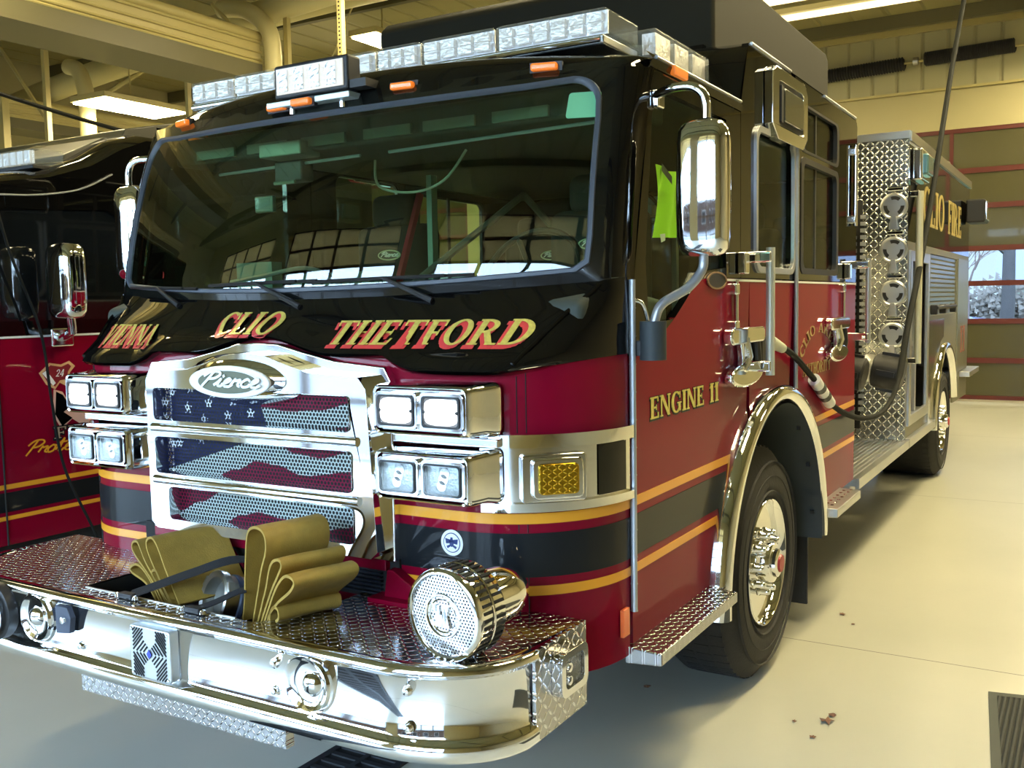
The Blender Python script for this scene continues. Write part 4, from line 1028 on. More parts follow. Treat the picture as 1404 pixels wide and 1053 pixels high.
# ---- cab sides
arch = [(2.1+.80*cos(a), .56+.80*sin(a)) for a in [pi*k/24 for k in range(25)]]
arch = [(y, z) for y, z in arch if z > .66]
for s in (1, -1):
    T = lambda a, b, d, s=s: (s*(1.25+d), a, b)
    # lower red skin with wheel arch, in three panels
    SILL = .665
    front_win = [(.60, 1.775), (.84, 1.79), (1.00, 1.88), (1.10, 1.965), (1.43, 1.99), (1.43, 2.60), (.70, 2.60), (.64, 2.5), (.575, 2.0)]
    blk_edge = [(.42, 1.712), (.72, 1.735), (.86, 1.80), (1.0, 1.88), (1.12, 1.935), (1.22, 1.945)]
    fd_red = [(.445, SILL), (1.385, SILL)]+[(y, z) for y, z in reversed(arch) if y < 1.497 and y > 1.385 or False]+[(1.42, .74), (1.44, .92), (1.497, 1.00)]
    ya = [(y, z) for y, z in reversed(arch)]
    front_arc = [p for p in ya if p[0] <= 1.72]; mid_arc = [p for p in ya if 1.72 < p[0] < 2.50]; rear_arc = [p for p in ya if p[0] >= 2.50]
    sheet('front_door_skin', [(.445, SILL)]+front_arc+[(1.75, 1.945)]+list(reversed(blk_edge[1:]))+[(.445, 1.712)], [], T, -.02, 0, RED, FE)
    sheet('pillar_skin', [(1.755, front_arc[-1][1]+.0)]+mid_arc+[(2.495, 1.945), (1.755, 1.945)], [], T, -.02, -.001, RED, FE)
    sheet('rear_door_skin', [(2.505, rear_arc[0][1])]+rear_arc+[(3.60, .665), (3.60, 1.945), (2.505, 1.945)], [], T, -.02, 0, RED, FE)
    sheet('rear_corner_skin', [(3.605, .665), (3.99, .665), (3.99, 1.945), (3.605, 1.945)], [], T, -.02, -.001, RED, FE)
    # black upper skins
    sheet('front_door_upper', [(.445, 1.716)]+blk_edge[1:]+[(1.62, 1.95), (1.62, 2.66), (.66, 2.66), (.63, 2.60), (.475, 1.93)], [front_win], T, -.03, 0, BLACK, FE)
    w1 = rrect(1.835, 2.455, 2.0, 2.615, .06, 6)
    sheet('mid_upper_skin', [(1.625, 1.95), (2.495, 1.95), (2.495, 2.95), (2.40, 2.975), (1.73, 2.975), (1.625, 2.70)], [w1], T, -.03, 0, BLACK, FE)
    up_w = rrect(2.64, 3.45, 2.625, 2.86, .05, 5); lo_w = rrect(2.64, 3.45, 2.0, 2.575, .05, 5)
    sheet('rear_door_upper', [(2.505, 1.95), (3.99, 1.95), (3.99, 2.93), (3.94, 2.975), (2.505, 2.975)], [up_w, lo_w], T, -.03, 0, BLACK, FE)
    sheet('door_glass_front', front_win, [], T, -.022, -.018, GLASS_S, FE)
    sheet('fixed_window', w1, [], T, -.022, -.018, GLASS_S, FE)
    sheet('window_trim', rrect(1.81, 2.48, 1.975, 2.64, .075, 6), [rrect(1.84, 2.45, 2.005, 2.61, .06, 6)], T, -.005, .014, SATIN, FE, bevel=.004)
    sheet('rear_door_upper_glass', up_w, [], T, -.022, -.018, GLASS_S, FE); sheet('rear_door_lower_glass', lo_w, [], T, -.022, -.018, GLASS_S, FE)
    for w_, g in ((up_w, .02), (lo_w, .02)):
        ym = sum(p[0] for p in w_)/len(w_); zm = sum(p[1] for p in w_)/len(w_)
        sheet('window_rubber', [(ym+(a-ym)*1.05, zm+(b-zm)*1.06) for a, b in w_], [[(ym+(a-ym)*.93, zm+(b-zm)*.95) for a, b in w_]], T, -.02, .004, DKPLAST, FE)
    MB().box(*sorted((s*1.225, s*1.235)), 2.98, 3.01, 2.0, 2.86).build('window_divider', DKPLAST, FE)
    # roof edge
    MB().grid([[(s*1.25, .62, 2.665), (s*1.25, 1.0, 2.665), (s*1.25, 1.625, 2.665)], [(s*1.262, .62, 2.69), (s*1.262, 1.0, 2.69), (s*1.262, 1.625, 2.69)], [(s*1.245, .60, 2.712), (s*1.245, 1.0, 2.712), (s*1.245, 1.63, 2.712)]]).build('drip_rail', BLACK, FE, smooth=True)
    MB().tube([(s*1.258, .66, 2.700), (s*1.258, 1.60, 2.700)], .007, 8).build('roof_edge_trim', SATIN, FE)
    MB().tube([(s*1.253, 1.76, 2.978), (s*1.253, 2.4, 2.978)], .008, 8).build('roof_edge_trim', SATIN, FE)
    MB().tube([(s*1.253, 3.1, 2.975), (s*1.253, 3.92, 2.975)], .008, 8).build('roof_edge_trim', SATIN, FE)
    # white pinstripe, stripes and dark band on the doors
    def arcy(z): return sqrt(max(0, .80**2-(z-.56)**2))
    for nm, z0, z1, m_ in (('door_upper_stripe', 1.158, 1.192, STRIPE_Y), ('door_dark_band', .985, 1.128, STRIPE_K), ('door_lower_stripe', .925, .957, STRIPE_Y)):
        sheet(nm, [(.42, z0), (2.1-arcy(z0)-.02, z0), (2.1-arcy(z1)-.02, z1), (.42, z1)], [], T, 0, .0025, m_, FE)
        sheet(nm, [(2.1+arcy(z0)+.02, z0), (3.99, z0), (3.99, z1), (2.1+arcy(z1)+.02, z1)], [], T, 0, .0025, m_, FE)
    sheet('white_pinstripe', [(1.26, 1.934), (3.99, 1.934), (3.99, 1.944), (1.24, 1.944)], [], T, 0, .003, WHITE, FE)
    pf = sheet('painted_oval_emblem', ell(1.30, 1.935, .115, .034, 28), [], T, .001, .006, DKPLAST, FE, label='small dark oval door emblem')
    sheet('emblem_rim', ell(1.30, 1.935, .118, .036, 28), [ell(1.30, 1.935, .106, .030, 28)], T, .004, .009, pbr('bronze_rim', (.35, .22, .12), .4, .5), pf)
    # hinges
    mb = MB(); mb.tube([(s*1.262, .432, .80), (s*1.262, .432, 1.93)], .011, 10)
    for k in range(12): mb.tube([(s*1.262, .432, .80+k*.094), (s*1.262, .432, .803+k*.094)], .0125, 10)
    mb.build('front_door_hinge', SATIN, FE, smooth=True)
    mb = MB(); mb.tube([(s*1.262, 2.50, 1.39), (s*1.262, 2.50, 2.93)], .011, 10)
    for k in range(16): mb.tube([(s*1.262, 2.5, 1.39+k*.094), (s*1.262, 2.5, 1.393+k*.094)], .0125, 10)
    mb.build('rear_door_hinge', SATIN, FE, smooth=True)
    # grab rails
    def rail(nm, y, z0, z1, x=1.33, r=.017, m_=SATIN):
        mb = MB(); mb.tube([(s*x, y, z0), (s*x, y, z1)], r, 12); o = mb.build(nm, m_, FE, smooth=True)
        for z in (z0+.04, z1-.04): MB().cbox((s*(x+1.25)/2, y, z), (abs(x-1.25)+.02, .05, .05)).build('rail_bracket', CHROME, o, bevel=.01)
    rail('grab_rail', 1.70, 1.52, 2.08, 1.36, .02, pbr('pale_ribbed_grip', (.66, .68, .6), .35, .4) if s > 0 else SATIN)
    rail('grab_rail', 1.52, 1.70, 1.94, 1.265, .010, CHROME)
    rail('grab_rail', 3.98, 1.56, 2.10, 1.33, .018)
    rail('grab_rail', 3.60, 1.66, 1.95, 1.262, .009, CHROME)
    rail('grab_rail', 3.86, 2.30, 2.80, 1.27, .014, CHROME)
    # paddle handles: dog-bone chrome door pulls
    for (yc, zc) in ((1.60, 1.608), (3.38, 1.61)):
        hd = empty_part = MB()
        out = rrect(yc-.23, yc+.24, zc+.055, zc+.128, .034, 5); out2 = ell(yc, zc-.082, .22, .052, 28)
        hd.prism(out, 0, .05, T); hd.prism(out2, 0, .045, T); hd.prism([(yc-.05, zc-.06), (yc+.04, zc-.06), (yc+.02, zc), (yc+.05, zc+.07), (yc-.07, zc+.07), (yc-.04, zc)], .0, .04, T)
        o = hd.build('door_handle', CHROME, FE, bevel=.016)
        MB().tube([T(yc-.02, zc+.08, .035), T(yc-.01, zc, .05), T(yc-.04, zc-.06, .035)], .018, 10).build('handle_pull', CHROME, o, smooth=True)
        MB().tube([T(yc+.17, zc+.07, .02), T(yc+.18, zc-.02, .025), T(yc+.15, zc-.09, .02)], .024, 10).build('handle_grip', DKPLAST, o, smooth=True)
        MB().lathe([(.001, .02), (.018, .018), (.022, 0)], Matrix.Translation(T(yc+.31, zc-.03, 0)) @ Matrix.Rotation(s*pi/2, 4, 'Y'), 16).build('door_lock', CHROME, o, smooth=True)
    # window latch bracket seen above the pinstripe
    for y in (1.60, 3.66): MB().box(*sorted((s*1.25, s*1.29)), y-.03, y+.03, 1.965, 2.06).build('rail_upper_bracket', CHROME, FE, bevel=.008)
    # amber reflector at cab corner
    bz('side_reflector', (*sorted((s*1.247, s*1.262)), .345, .395, .73, .825), pbr('orange_reflector', (.9, .16, .03), .3, 0, 1) , FE, bevel=.003)
    # side scene light with chrome bezel
    sl = sheet('side_warning_light', [(1.96, 2.66), (1.96, 2.90), (2.02, 2.93), (2.52, 2.93), (2.58, 2.88), (2.58, 2.66), (2.5, 2.60), (2.05, 2.60)], [rrect(2.06, 2.50, 2.665, 2.87, .02, 4)], T, 0, .045, CHROME, FE, bevel=.01)
    MB().prism(rrect(2.05, 2.51, 2.66, 2.875, .02, 4), .0, .03, T).build('light_housing', DKPLAST, sl)
    MB().prism(rrect(2.12, 2.46, 2.69, 2.845, .02, 4), .03, .055, T).build('light_lens', pbr('smoked_lens', (.09, .10, .09), .15, .6, 1), sl, bevel=.008)
    MB().prism(rrect(2.08, 2.115, 2.68, 2.855, .01, 4), .03, .05, T).build('lens_clip', DKPLAST, sl)
    # steps
    mb = MB().prism([(1.235, .68), (1.37, .672), (1.37, .628), (1.235, .618)], .41, 1.22, lambda a, b, d: (s*a, d, b))
    mb.build('front_step', DP_XYS, FE, bevel=.006)
    MB().prism([(1.235, .68), (1.375, .672), (1.375, .622), (1.235, .615)], 2.98, 3.60, lambda a, b, d: (s*a, d, b)).build('rear_door_step', ALU, FE, bevel=.006)
    mb = MB()
    for k in range(14): MB_ = mb.lathe([(.001, .004), (.009, .003), (.010, 0)], Matrix.Translation((s*(1.29+.035*(k % 2)), 3.02+k*.042, .677)), 10)
    mb.build('step_grip_pattern', CHROME_S, FE)
    # fender ring
    cyf, czf = 2.1, .56
    rr = []
    for (r, x) in ((.795, 1.24), (.80, 1.29), (.812, 1.318), (.835, 1.330), (.862, 1.325), (.880, 1.300), (.885, 1.262), (.885, 1.24)):
        row = []
        for k in range(49):
            a = radians(-2)+radians(184)*k/48; y = cyf+r*cos(a); z = czf+r*sin(a)
            row.append((s*x, y, z))
        rr.append(row)
    MB().grid(rr).build('wheel_arch_trim', CHROME, FE, smooth=True, auto=radians(60))
    rr = []
    for (r, x) in ((.792, 1.31), (.785, 1.2), (.785, .75)):
        rr.append([(s*x, cyf+r*cos(radians(-3)+radians(186)*k/32), czf+r*sin(radians(-3)+radians(186)*k/32)) for k in range(33)])
    lin = MB().grid(rr).build('wheel_well_liner', GREYPL, FE, smooth=True)
    mb = MB()
    for a in (8, 30, 52): a = radians(a); mb.cbox((s*1.26, cyf+.78*cos(a), czf+.78*sin(a)), (.02, .02, .02))
    mb.build('liner_bolt', DKPLAST, lin)
    bz('mud_flap', (*sorted((s*.85, s*1.22)), 2.93, 2.95, .12, .62), RUBBER, FE)

# cab back, floor, roof
bz('cab_rear_wall', (-1.24, 1.24, 3.95, 3.98, .7, 2.96), BLACK, FE)
for s in (-1, 1): bz('cab_wheel_box', (*sorted((s*.70, s*.76)), 1.3, 3.1, .6, 1.40), UNDER, FE)
bz('cab_floor', (-1.22, 1.22, .5, 3.95, 1.38, 1.42), UNDER, FE)
bz('cab_underside', (-.7, .7, .1, 4.0, .5, 1.38), UNDER, FE)
rr = []
for (y, z, w) in ((1.60, 2.71, 1.252), (1.66, 2.86, 1.252), (1.72, 2.955, 1.25), (1.78, 2.985, 1.245), (3.9, 2.985, 1.245), (3.98, 2.95, 1.25)):
    rr.append([(w*x, y, z+(.0 if abs(x) == 1 else .03*(1-x*x) if y > 1.7 else .06*(1-x*x))) for x in [k/10 for k in range(-10, 11)]])
MB().grid(rr).build('raised_roof', BLACK, FE, smooth=True, auto=radians(50))
bx = MB().prism([(2.0, 2.99), (2.0, 3.42), (2.06, 3.47), (4.22, 3.47), (4.28, 3.43), (4.28, 3.10), (3.98, 2.99)], -1.0, 1.0, lambda a, b, d: (d, a, b)).build('roof_equipment_box', pbr('satin_black_roof_box', (.018, .017, .010), .7, 0, 0., spec=.2), FE, bevel=.02)
MB().prism([(1.86, 2.99), (1.96, 3.06), (1.999, 3.06), (1.999, 2.99)], -.9, .96, lambda a, b, d: (d, a, b)).build('box_front_lip', BLACK, FE)
MB().tube([(.6, 1.995, 3.04), (.97, 1.995, 3.04)], .006, 6).build('box_edge_trim', CHROME, bx)

# ---- roof light bar
LB = empty('lightbar_anchor', (0, .75, 2.79)); LB.parent = FE; LB.location = Vector((0, .75, 2.79))-Vector((0, 4.8, 0)); LB.name = 'roof_lightbar'; WLOC['roof_lightbar'] = Vector((0, .75, 2.79))
BZL = pbr('lightbar_silver_base', (.5, .52, .5), .25, .8)
def module(par, x0, x1, y0, y1, z0, z1, ang=0, piv=None, lit=True):
    M_ = Matrix.Identity(4)
    if ang: M_ = Matrix.Translation(piv) @ Matrix.Rotation(ang, 4, 'Z') @ Matrix.Translation(-Vector(piv))
    mb = MB().box(x0+.006, x1-.006, y0, y1, z0+.012, z1, M_); o = mb.build('light_module', CLEARBAR, par, bevel=.014)
    mb = MB(); n = max(2, int((x1-x0)/.075)); w = (x1-x0-.03)/n
    for k in range(n):
        for j in range(2):
            za = z0+.022+j*(z1-z0-.035)/2; zb = za+(z1-z0-.045)/2
            mb.box(x0+.015+k*w+.009, x0+.015+(k+1)*w-.009, y0-.002, y0+.02, za, zb, M_)
    mb.build('led_block', LEDDIM if lit else REFLECT, o, label='white LED blocks')  # lit gives the blocks the glow that imitates mirrored window light
    MB().box(x0+.01, x1-.01, y0+.022, y0+.03, z0+.015, z1-.008, M_).build('reflector_strip', REFLECT, o)
xe = [-1.075, -.80, -.515, -.16, .02, .25, .60, 1.075]
for i in range(7):
    module(LB, xe[i], xe[i+1], .66, .95, 2.80, 2.905, lit=True)
bz('lightbar_base', (-1.06, 1.06, .655, .96, 2.775, 2.81), BZL, LB, bevel=.008)
MB().tube([(-1.05, .652, 2.79), (1.05, .652, 2.79)], .010, 8).build('lightbar_rail', CHROME, LB, smooth=True)
for x in (-.7, .55): bz('mounting_foot', (x, x+.12, .68, .85, 2.74, 2.78), DKPLAST, LB)
# swept end module along the right and left roof edge
for s in (1, -1):
    for k in range(3):
        a0, a1 = .98+k*.20, 1.17+k*.20
        mb = MB().box(*sorted((s*.88, s*1.13)), a0, a1, 2.775, 2.895); o = mb.build('end_module', CLEARBAR, LB, bevel=.015)
        MB().box(*sorted((s*1.06, s*1.115)), a0+.02, a1-.02, 2.80, 2.88).build('end_reflector', REFLECT, o)
# ---- scene light on bracket
SL = bz('scene_light', (-.165, .205, .27, .35, 2.655, 2.785), DKPLAST, FE, bevel=.012)
bz('scene_light_face', (-.145, .185, .264, .272, 2.672, 2.768), pbr('scene_light_lit', (.3, .3, .28), .3, emit=(1, .97, .85), estr=.35, bump=.4, bscale=40), SL, label='lit white face')
for k in range(4): bz('led_row', (-.135+k*.08, -.085+k*.08, .259, .265, 2.68, 2.76), REFLECT, SL)
bz('silver_bracket', (-.20, .215, .262, .36, 2.625, 2.648), pbr('bare_aluminium_bracket', (.62, .72, .72), .3, .5), FE, bevel=.004)
for x in (-.1, .15): MB().tube([(x, .30, 2.60), (x, .30, 2.67)], .012, 8).build('bracket_bolt', CHROME, FE, smooth=True)
bz('bracket_arm', (.205, .28, .28, .50, 2.66, 2.69), DKPLAST, FE)
def marker(x, z, y=None):
    y = y if y is not None else .30+.153*x*x+.02
    o = MB().cbox((x, y, z), (.095, .035, .026), Matrix.Rotation(atan2(.306*x, 1), 4, 'Z')).build('clearance_light', AMBER, FE, bevel=.008)
    MB().cbox((x, y+.015, z), (.115, .02, .036), Matrix.Rotation(atan2(.306*x, 1), 4, 'Z')).build('light_base', DKPLAST, o)
for x, z, y in ((-.87, 2.668, None), (-.165, 2.632, .285), (-.01, 2.63, .255), (.40, 2.653, None), (.93, 2.67, None)): marker(x, z, y)
for s in (-1, 1): bz('side_clearance_light', (*sorted((s*1.252, s*1.275)), .80, .93, 2.665, 2.70), AMBER, FE, bevel=.006)

# ---- mirrors
def mirror(s, base, par, hx=1.45, hy=.60):
    """chrome mirror head hung on two bent arms"""
    X = lambda a: base+s*a
    hd = MB(); rr = []
    w, dpt = .088, .055
    for (z, kx, ky) in ((2.005, .55, .4), (2.012, .78, .7), (2.03, .93, .9), (2.07, 1, 1), (2.2, 1.02, 1.02), (2.38, 1, 1), (2.42, .95, .92), (2.445, .8, .7), (2.455, .5, .4)):
        rr.append([(X(hx)+(w*kx*abs(cos(t))**.6*(1 if cos(t) > 0 else -1)), hy+dpt*ky*(abs(sin(t))**.6*(1 if sin(t) > 0 else -1)), z) for t in [2*pi*k/28 for k in range(28)]])
    hd.grid(rr, closed=True); n = len(hd.v); hd.f.append(tuple(range(28))[::-1]); hd.m.append(0); hd.f.append(tuple(range(n-28, n))); hd.m.append(0)
    o = hd.build('mirror', CHROME, par, smooth=True, auto=radians(60))
    return o, X
def bent(pts, r, nm, par, m_=CHROME):
    return MB().tube(smooth_path([Vector(p) for p in pts], 7), r, 12).build(nm, m_, par, smooth=True)
for s in (1, -1):
    o, X = mirror(s, 0, FE)
    bent([(X(1.24), .66, 2.56), (X(1.32), .62, 2.575), (X(1.41), .60, 2.57), (X(1.455), .60, 2.53), (X(1.46), .60, 2.46)], .016, 'mirror_arm', o)
    MB().cbox((X(1.262), .665, 2.555), (.03, .06, .06)).build('arm_bracket', CHROME, o, bevel=.008)
    bent([(X(1.45), .60, 2.02), (X(1.445), .60, 1.96), (X(1.41), .56, 1.90), (X(1.345), .50, 1.85), (X(1.325), .48, 1.80), (X(1.32), .47, 1.72)], .016, 'mirror_arm', o, SATIN)
    MB().tube([(X(1.32), .47, 1.66), (X(1.32), .47, 1.79)], .045, 20).build('arm_boot', GREYPL, o, smooth=True)
    MB().cbox((X(1.27), .47, 1.70), (.06, .06, .05)).build('arm_bracket', DKPLAST, o)
    bent([(X(1.255), .455, 1.86), (X(1.28), .47, 1.85), (X(1.29), .49, 1.80), (X(1.29), .50, 1.73)], .007, 'small_handle', FE)

# ---- side lettering
TS = lambda a, b, d: (1.25+d, a, b)
for tx, a_, b_ in (('ENGINE', .60, 1.15), ('11', 1.215, 1.325)):
    o = text_mesh('door_lettering', tx, TS, a_, b_, 1.44, .078, 0, GOLD, FE, .002, .004, label='gold lettering reading '+tx)
    text_mesh('letter_outline', tx, TS, a_, b_, 1.44, .078, 0, STRIPE_K, o, .0005, .0015, grow=.005, dz=-.003, dx=.004)
def arch_f(X, Z):
    t = (X-2.62)/(3.42-2.62); a = pi*(.86-.72*t); r = .36+(Z-1.5); return (3.02+r*1.05*cos(a), 1.42+r*.62*sin(a)+0.02)
o = text_mesh('door_arch_lettering', 'CLIO AREA', TS, 2.62, 3.42, 1.5, .085, 0, pbr('dim_gold_leaf', (.42, .26, .10), .4, .3), FE, .002, .004, zfun=arch_f, label='arched gold lettering reading CLIO AREA')
text_mesh('door_straight_lettering', 'AUTHORITY', TS, 2.68, 3.30, 1.435, .065, 0, pbr('dim_gold_leaf2', (.42, .28, .10), .4, .3), FE, .002, .004, label='gold lettering reading AUTHORITY')

# ---- wheels
def wheel(nm, x, y, s, par, R_=.56, dual=False):
    M_ = Matrix.Translation((s*x, y, R_)) @ Matrix.Rotation(s*pi/2, 4, 'Y')
    w = .36 if not dual else .6
    t = empty(nm+'_e', (s*x, y, R_)); t.parent = par; t.location = Vector((s*x, y, R_))-WLOC[par.name]; t.name = nm; WLOC[t.name] = Vector((s*x, y, R_))
    MB().lathe([(.31, -.03), (.33, .0), (.38, .012), (.46, .010), (.50, -.004), (.535, -.03), (R_-.006, -.05), (R_, -.07), (R_, -w+.05), (R_-.03, -w), (.4, -w-.01), (.3, -w+.02)], M_, 64, True).build('tyre', RUBBER, t, smooth=True, auto=radians(50))
    mb = MB()
    for k in range(56):
        a = 2*pi*k/56; MM = M_ @ Matrix.Rotation(a, 4, 'Z')
        mb.box(R_-.012, R_+.0015, -.018, .018, -.115, -.055, MM); mb.box(R_-.012, R_+.0015, -.012, .024, -.20, -.13, MM); mb.box(R_-.012, R_+.0015, -.018, .018, -.28, -.215, MM)
    mb.build('tread_block', RUBBER, t)
    mb = MB()
    for r in (.345, .42, .49): mb.lathe([(r, .004), (r+.004, .0145), (r+.008, .004)], M_, 64, True)
    mb.build('sidewall_ring', RUBBER, t, smooth=True)
    RM = MB().lathe([(.312, -.03), (.318, -.005), (.308, .006), (.298, .0), (.290, -.03), (.275, -.075), (.25, -.10), (.21, -.112), (.185, -.10), (.175, -.075), (.165, -.045), (.12, -.035), (.001, -.033)], M_, 56).build('rim', CHROME, t, smooth=True, auto=radians(60))
    mb = MB()
    for k in range(10):
        a = 2*pi*k/10; MM = M_ @ Matrix.Rotation(a, 4, 'Z') @ Matrix.Translation((.235, 0, -.1045)); mb.lathe([(.001, .002), (.022, .002), (.024, -.002)], MM, 14)
    mb.build('hand_hole', UNDER, RM)
    for k in range(10):
        a = 2*pi*(k+.5)/10; MM = M_ @ Matrix.Rotation(a, 4, 'Z') @ Matrix.Translation((.145, 0, -.04))
        MB().lathe([(.022, 0), (.024, .015), (.018, .022), (.018, .055), (.012, .066), (.001, .068)], MM, 12).build('lug_nut', CHROME, RM, smooth=True, auto=radians(40))
    MB().lathe([(.105, -.04), (.105, .02), (.095, .035), (.07, .04), (.068, .055), (.055, .062), (.001, .064)], M_, 32).build('hub_cap', CHROME, RM, smooth=True, auto=radians(40))
    MB().lathe([(.044, .062), (.04, .072), (.001, .074)], M_, 20).build('hub_emblem', LENSRED, RM, smooth=True, label='red hub emblem')
for s in (1, -1):
    wheel('front_wheel', 1.235, 2.10, s, FE, .568); wheel('rear_wheel', 1.24, 8.30, s, FE, dual=True)
bz('front_axle', (-1, 1, 2.0, 2.2, .45, .62), UNDER, FE); bz('rear_axle', (-1, 1, 8.2, 8.4, .42, .68), UNDER, FE)
bz('chassis_frame', (-.5, .5, .1, 10.0, .55, .85), UNDER, FE)

# ---- pump section and body
PB = empty('pb', (0, 5, 0)); PB.parent = FE; PB.location = Vector((0, 5, .7))-Vector((0, 4.8, 0)); PB.name = 'pump_section'; WLOC['pump_section'] = Vector((0, 5, .7))
bz('pump_housing', (-.86, .86, 4.02, 5.93, .66, 2.45), CHROME_S, PB)
for s in (1, -1):
    bz('running_board', (*sorted((s*.86, s*1.27)), 4.0, 5.95, .615, .655), ALU, PB)
    mb = MB()
    for k in range(11): mb.box(*sorted((s*(.885+k*.036), s*(.900+k*.036))), 4.0, 5.95, .655, .667)
    mb.build('board_ribs', ALU, PB)
    bz('board_edge', (*sorted((s*1.262, s*1.285)), 4.0, 6.0, .60, .668), ALU, PB)
    # pump panel face
    bz('pump_panel', (*sorted((s*.86, s*.875)), 4.05, 5.90, .75, 2.35), CHROME_S, PB)
    mb = MB()
    for i in range(6):
        for j in range(3):
            mb.lathe([(.001, .01), (.052, .012), (.06, .022), (.066, .0)], Matrix.Translation((s*.876, 4.25+i*.26, 1.75+j*.2)) @ Matrix.Rotation(s*pi/2, 4, 'Y'), 18)
    mb.build('pressure_gauge', BRASSY, PB, smooth=True)
    # discharge outlets with black caps
    for (x, y, z, r) in ((1.05, 4.72, 1.30, .11), (1.20, 5.30, 1.29, .12)):
        M_ = Matrix.Translation((s*.86, y, z+.05)) @ Matrix.Rotation(s*radians(100), 4, 'Y')
        ln = x-.86+.1
        o = MB().lathe([(r*.8, 0), (r*.8, ln*.4), (r*.95, ln*.45), (r*.95, ln*.6), (r*.85, ln*.62), (r*.85, ln*.8)], M_, 20).build('discharge_outlet', BRASSY, PB, smooth=True, auto=radians(40))
        mb = MB().lathe([(r*1.05, ln*.62), (r*1.1, ln*.66), (r*1.1, ln*1.05), (r*.95, ln*1.1), (.001, ln*1.1)], M_, 20)
        for k in range(4): mb.box(-.02, .02, r*.9, r*1.25, ln*.7, ln*1.0, M_ @ Matrix.Rotation(k*pi/2, 4, 'Z'))
        mb.build('outlet_cap', DKPLAST, o, smooth=True, auto=radians(30))
    o = MB().lathe([(.09, 0), (.09, .12), (.11, .13), (.11, .16), (.001, .165)], Matrix.Translation((s*.86, 5.02, 1.48)) @ Matrix.Rotation(s*pi/2, 4, 'Y'), 20).build('valve_handwheel', DKPLAST, PB, smooth=True, auto=radians(30))
    for (y, z) in ((4.35, 1.55), (4.6, 1.58), (4.3, 1.42)): MB().tube([(s*.87, y, z), (s*1.0, y-.04, z+.02), (s*1.06, y-.05, z+.07)], .022, 8).build('valve_lever', BRASSY, PB, smooth=True)
    mb = MB()
    for k in range(7): mb.tube([(s*.90, 4.12, .82+k*.05), (s*1.02, 4.12, .82+k*.05)], .012, 6)
    for x in (.90, 1.02): mb.tube([(s*x, 4.12, .74), (s*x, 4.12, 1.2)], .012, 6)
    mb.build('folding_rung', CHROME, PB)
mb = MB()
for k in range(30): mb.box(.89, .93, 5.90, 5.935, .9+k*.055, .93+k*.055)
mb.build('louvred_strip', SATIN, PB)
# body
BD_ = empty('bd', (0, 8, 0)); BD_.parent = FE; BD_.location = Vector((0, 8, .6))-Vector((0, 4.8, 0)); BD_.name = 'rear_body'; WLOC['rear_body'] = Vector((0, 8, .6))
DPB = diamond('diamond_plate_bulkhead', (0, 2), pitch=.038, col=(.68, .68, .62), rough=.22)
sheet('front_bulkhead', [(-1.25, .66), (1.25, .66), (1.25, 3.15), (-1.25, 3.15)], [], P_XZ(0), 5.95, 5.97, DPB, BD_)
bz('bulkhead_top_trim', (-1.26, 1.26, 5.93, 6.02, 3.12, 3.18), ALU, BD_)
bz('bulkhead_lower_plate', (.93, 1.22, 5.935, 5.95, .67, 1.15), DPB, BD_, bevel=.005)
bz('dark_gap', (.86, .90, 5.92, 5.949, .75, 2.65), UNDER, BD_)
# capped hose ports with keepers
for z in (2.585, 2.233, 1.879, 1.533, 1.22):
    M_ = Matrix.Translation((1.145, 5.945, z)) @ Matrix.Rotation(pi/2, 4, 'X')
    o = MB().lathe([(.108, -.004), (.108, .012), (.095, .018), (.088, .012), (.001, .012)], M_, 28).build('capped_port', ALU, BD_, smooth=True, auto=radians(40))
    mb = MB()
    for k in range(3):
        a0 = radians(50+k*130)
        for q in arc(0, 0, .08, .08, .028, .028, 50+k*125, 110+k*125, 6): mb.prism(q, .013, .015, lambda a, b, d: M_ @ Vector((a, b, d)))
    mb.build('port_recess', UNDER, o)
    MB().prism([(1.11, z-.19), (1.18, z-.19), (1.165, z-.08), (1.125, z-.08)], 5.915, 5.94, P_XZ(0)).build('port_latch', BRASSY, o, bevel=.004)
    MB().cbox((1.16, 5.93, z+.135), (.13, .03, .03)).build('port_lamp', CHROME, o, bevel=.008)
